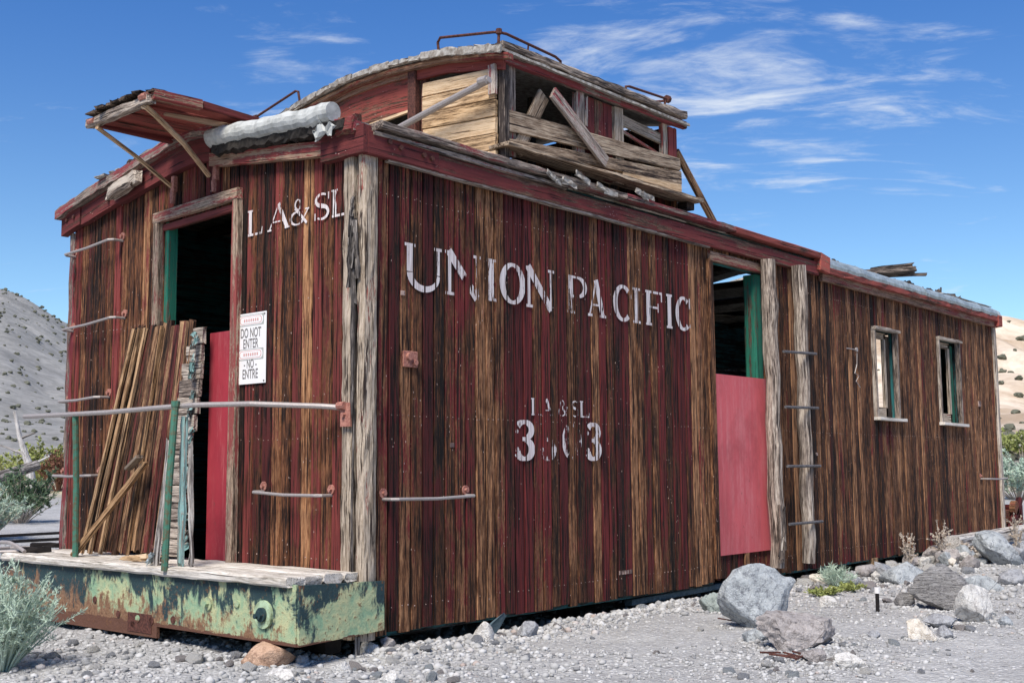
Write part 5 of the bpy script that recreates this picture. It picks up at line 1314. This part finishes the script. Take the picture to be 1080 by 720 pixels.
# ------------------------------------------------------------------ plants
def foliage(name, loc, stems, height, spread, leafn, leaf_l, leaf_w, mat, stem_mat, label, cat, seed, up=.5, group=None, droop=.2, sub=3):
    r = random.Random(seed); e = empty(name, loc); tag(e, label, cat, group); o_ = Vector(loc)
    v, f = [], []; st = MB(seed)
    def leaf(p, d, l, w_):
        s_ = d.cross(Vector((r.gauss(0, 1), r.gauss(0, 1), r.gauss(0, 1)))).normalized()*w_/2; b = len(v)
        v.extend([tuple(p), tuple(p+d*l*.5+s_), tuple(p+d*l), tuple(p+d*l*.5-s_)]); f.append((b, b+1, b+2, b+3))
    for i in range(stems):
        a = r.uniform(0, 6.283); s_ = spread*math.sqrt(r.random()); h = height*r.uniform(.6, 1)*(1-.45*(s_/max(spread, 1e-3))**2)
        p0 = o_+Vector((math.cos(a)*s_*.15, math.sin(a)*s_*.15, 0)); p2 = o_+Vector((math.cos(a)*s_, math.sin(a)*s_, h)); p1 = p0.lerp(p2, .5)+Vector((0, 0, h*.14))+Vector((r.gauss(0, .04), r.gauss(0, .04), 0))*height
        pts = [p0*(1-t)**2+p1*2*t*(1-t)+p2*t*t for t in [k/6 for k in range(7)]]
        st.tube(pts, .006*height/.6, 4, .002)
        twigs = [(pts, .25)]
        for k in range(sub):
            t = r.uniform(.3, .95); q = pts[min(5, int(t*6))].lerp(pts[min(6, int(t*6)+1)], .5); d = Vector((r.gauss(0, 1), r.gauss(0, 1), r.uniform(.2, 1.4))).normalized(); q2 = q+d*height*r.uniform(.10, .28)
            tp = [q.lerp(q2, z/3) for z in range(4)]; twigs.append((tp, 0)); st.tube(tp, .003*height/.6, 3, .001)
        per = max(1, leafn//(stems*(sub+1)))
        for tp, t0 in twigs:
            for j in range(per):
                t = t0+(1-t0)*r.random(); k = t*(len(tp)-1); kk = min(int(k), len(tp)-2); q = tp[kk].lerp(tp[kk+1], k-kk); d = (tp[kk+1]-tp[kk]).normalized()
                d = (d*.7+Vector((r.gauss(0, .5), r.gauss(0, .5), r.gauss(0, .5)+up*.3))).normalized(); leaf(q, d, leaf_l*r.uniform(.5, 1.2), leaf_w*r.uniform(.6, 1.3))
    me = bpy.data.meshes.new('leaves'); me.from_pydata(v, [], f); me.materials.append(mat); lo_ = bpy.data.objects.new('leaves', me); COL.objects.link(lo_); reparent(lo_, e)
    reparent(st.build('stems', stem_mat), e); return e
Z = lambda x, y: (x, y, gh(x, y))
foliage('sagebrush', Z(-1.32, 1.0), 75, .52, .30, 15000, .026, .0045, L_SAGE, L_SAGE, 'pale mint green sagebrush filling the lower left corner in front of the platform', 'shrub', 501)
foliage('sagebrush', Z(-1.0, 1.95), 42, .44, .30, 7000, .024, .0045, L_SAGE, L_SAGE, 'smaller pale sagebrush touching the left end of the green platform', 'shrub', 502)
def at(px, d):   # ground point on the bearing of a picture column at a given distance
    a = .71223-math.atan((px-540)/1217); x, y = CX+d*math.cos(a), CY+d*math.sin(a); return Z(x, y)
foliage('green_shrub', at(26, 21), 60, .95, .75, 8000, .07, .022, L_GREEN, L_DRY, 'dark green leafy shrub behind the pale brush at the left edge', 'shrub', 503)
foliage('grey_shrub', at(-12, 17), 50, .85, .55, 8000, .07, .014, L_SAGE, L_DRY, 'pale grey green shrub at the left edge in front of the dark green shrub', 'shrub', 504)
foliage('desert_shrub', at(50, 38), 45, 1.5, 1.2, 3600, .12, .06, L_YEL, L_DRY, 'yellow green shrub in front of the grey hill beside the bleached snag', 'shrub', 505)
foliage('rusty_shrub', at(64, 37), 30, 1.4, .6, 2000, .11, .05, L_RBR, L_RBR, 'rust brown dry shrub between the yellow green shrub and the caboose', 'shrub', 506)
foliage('desert_shrub', at(8, 42), 40, 1.2, 2.2, 4000, .12, .06, L_YEL, L_DRY, 'low olive shrub at the left edge behind the fallen log', 'shrub', 507)
foliage('sage_clump', at(1068, 27), 50, 1.0, 1.0, 6000, .09, .03, L_SAGE, L_DRY, 'blue green sage clump just past the far right corner of the caboose', 'shrub', 508)
foliage('desert_shrub', at(1074, 64), 60, 1.7, 3.0, 4000, .2, .10, L_YEL, L_DRY, 'yellow green shrub at the foot of the pale hill at the right', 'shrub', 509)
for i, (x, y, h, lab) in enumerate(((6.02, -.30, .34, 'short dry seed stalk weed left of the slab rock by the wall'), (6.38, -.46, .46, 'tall dry seed stalk weed standing behind the flat topped slab'), (7.9, -.62, .48, 'dry seed stalk weed in front of the bleached timber'), (6.75, -.55, .22, 'tiny dry weed beside the left end of the bleached timber'))):
    foliage('dry_weed', Z(x, y), 7, h, .10, 700, .022, .014, L_DRY, L_DRY, lab, 'weed', 520+i, sub=2)
foliage('grass_tuft', Z(4.35, -.42), 60, .17, .16, 900, .06, .005, L_SAGE, L_SAGE, 'small green grass tuft near the ladder foot among pale stones', 'grass tuft', 530, sub=1)
foliage('low_plant', Z(3.75, -.62), 30, .07, .16, 700, .03, .012, L_YEL, L_YEL, 'low yellow green plant in the stones in front of the grass tuft', 'plant', 531, sub=1)
foliage('low_plant', Z(4.1, -.66), 26, .06, .12, 500, .03, .012, L_YEL, L_YEL, 'low yellow plant right of the large blue grey boulder', 'plant', 532, sub=1)
# bleached snag and fallen log at the left
b_ = Vector(at(38, 32)); e = empty('bleached_snag', b_); tag(e, 'bleached upright dead trunk with broken stubs in front of the grey hill', 'dead tree')
m = MB(540); m.tube([b_, b_+Vector((-.1, .05, .8)), b_+Vector((-.3, .2, 1.5)), b_+Vector((-.42, .3, 2.2))], .13, 8, .04, jit=.12); reparent(m.build('trunk', M_LOG), e)
m = MB(541); m.tube([b_+Vector((-.2, .15, 1.1)), b_+Vector((-.7, .5, 1.35))], .05, 6, .02); m.tube([b_+Vector((-.1, .1, .8)), b_+Vector((.3, -.2, 1.05))], .05, 6, .02); m.tube([b_+Vector((-.3, .2, 1.5)), b_+Vector((.0, .0, 1.65))], .04, 6, .02); m.each('branch', M_LOG, e)
p0, p1 = Vector(at(-60, 30)), Vector(at(42, 31)); m = MB(542); m.tube([p0+Vector((0, 0, .35)), p0.lerp(p1, .5)+Vector((0, 0, .5)), p1+Vector((0, 0, .85))], .2, 8, .13, jit=.08); tag(m.build('fallen_log', M_LOG, origin=p0), 'pale fallen log resting below the bleached snag at the left', 'log')
# scrub dots on the hills
def scrub():
    r = np.random.RandomState(8); v0, f0 = ICO[2]; f0 = np.array(f0); nv = len(v0); V = []
    for i in range(2000):
        if i < 1500: a = r.uniform(1.0, 1.35); d = 70+260*r.rand()**.8
        else: a = r.uniform(.12, .5); d = 60+150*r.rand()**1.6
        x, y = CX+d*math.cos(a), CY+d*math.sin(a); s = (r.uniform(.10, .34) if i < 1500 else r.uniform(.15, .6))*(d/150)**.5
        V.append(v0*(s*np.array([1, 1, .7]))*(1+r.uniform(-.35, .35, (nv, 1)))+np.array([x, y, gh(x, y)+s*.35]))
    n = len(V); F = (f0[None]+(np.arange(n)*nv)[:, None, None]).reshape(-1, 3); me = bpy.data.meshes.new('hillside_scrub'); me.from_pydata(np.concatenate(V).tolist(), [], F.tolist()); me.materials.append(L_SCRUB)
    o = bpy.data.objects.new('hillside_scrub', me); COL.objects.link(o); tag(o, 'sparse dark scrub dotting the hills behind the caboose', 'scrub', kind='stuff')
scrub()
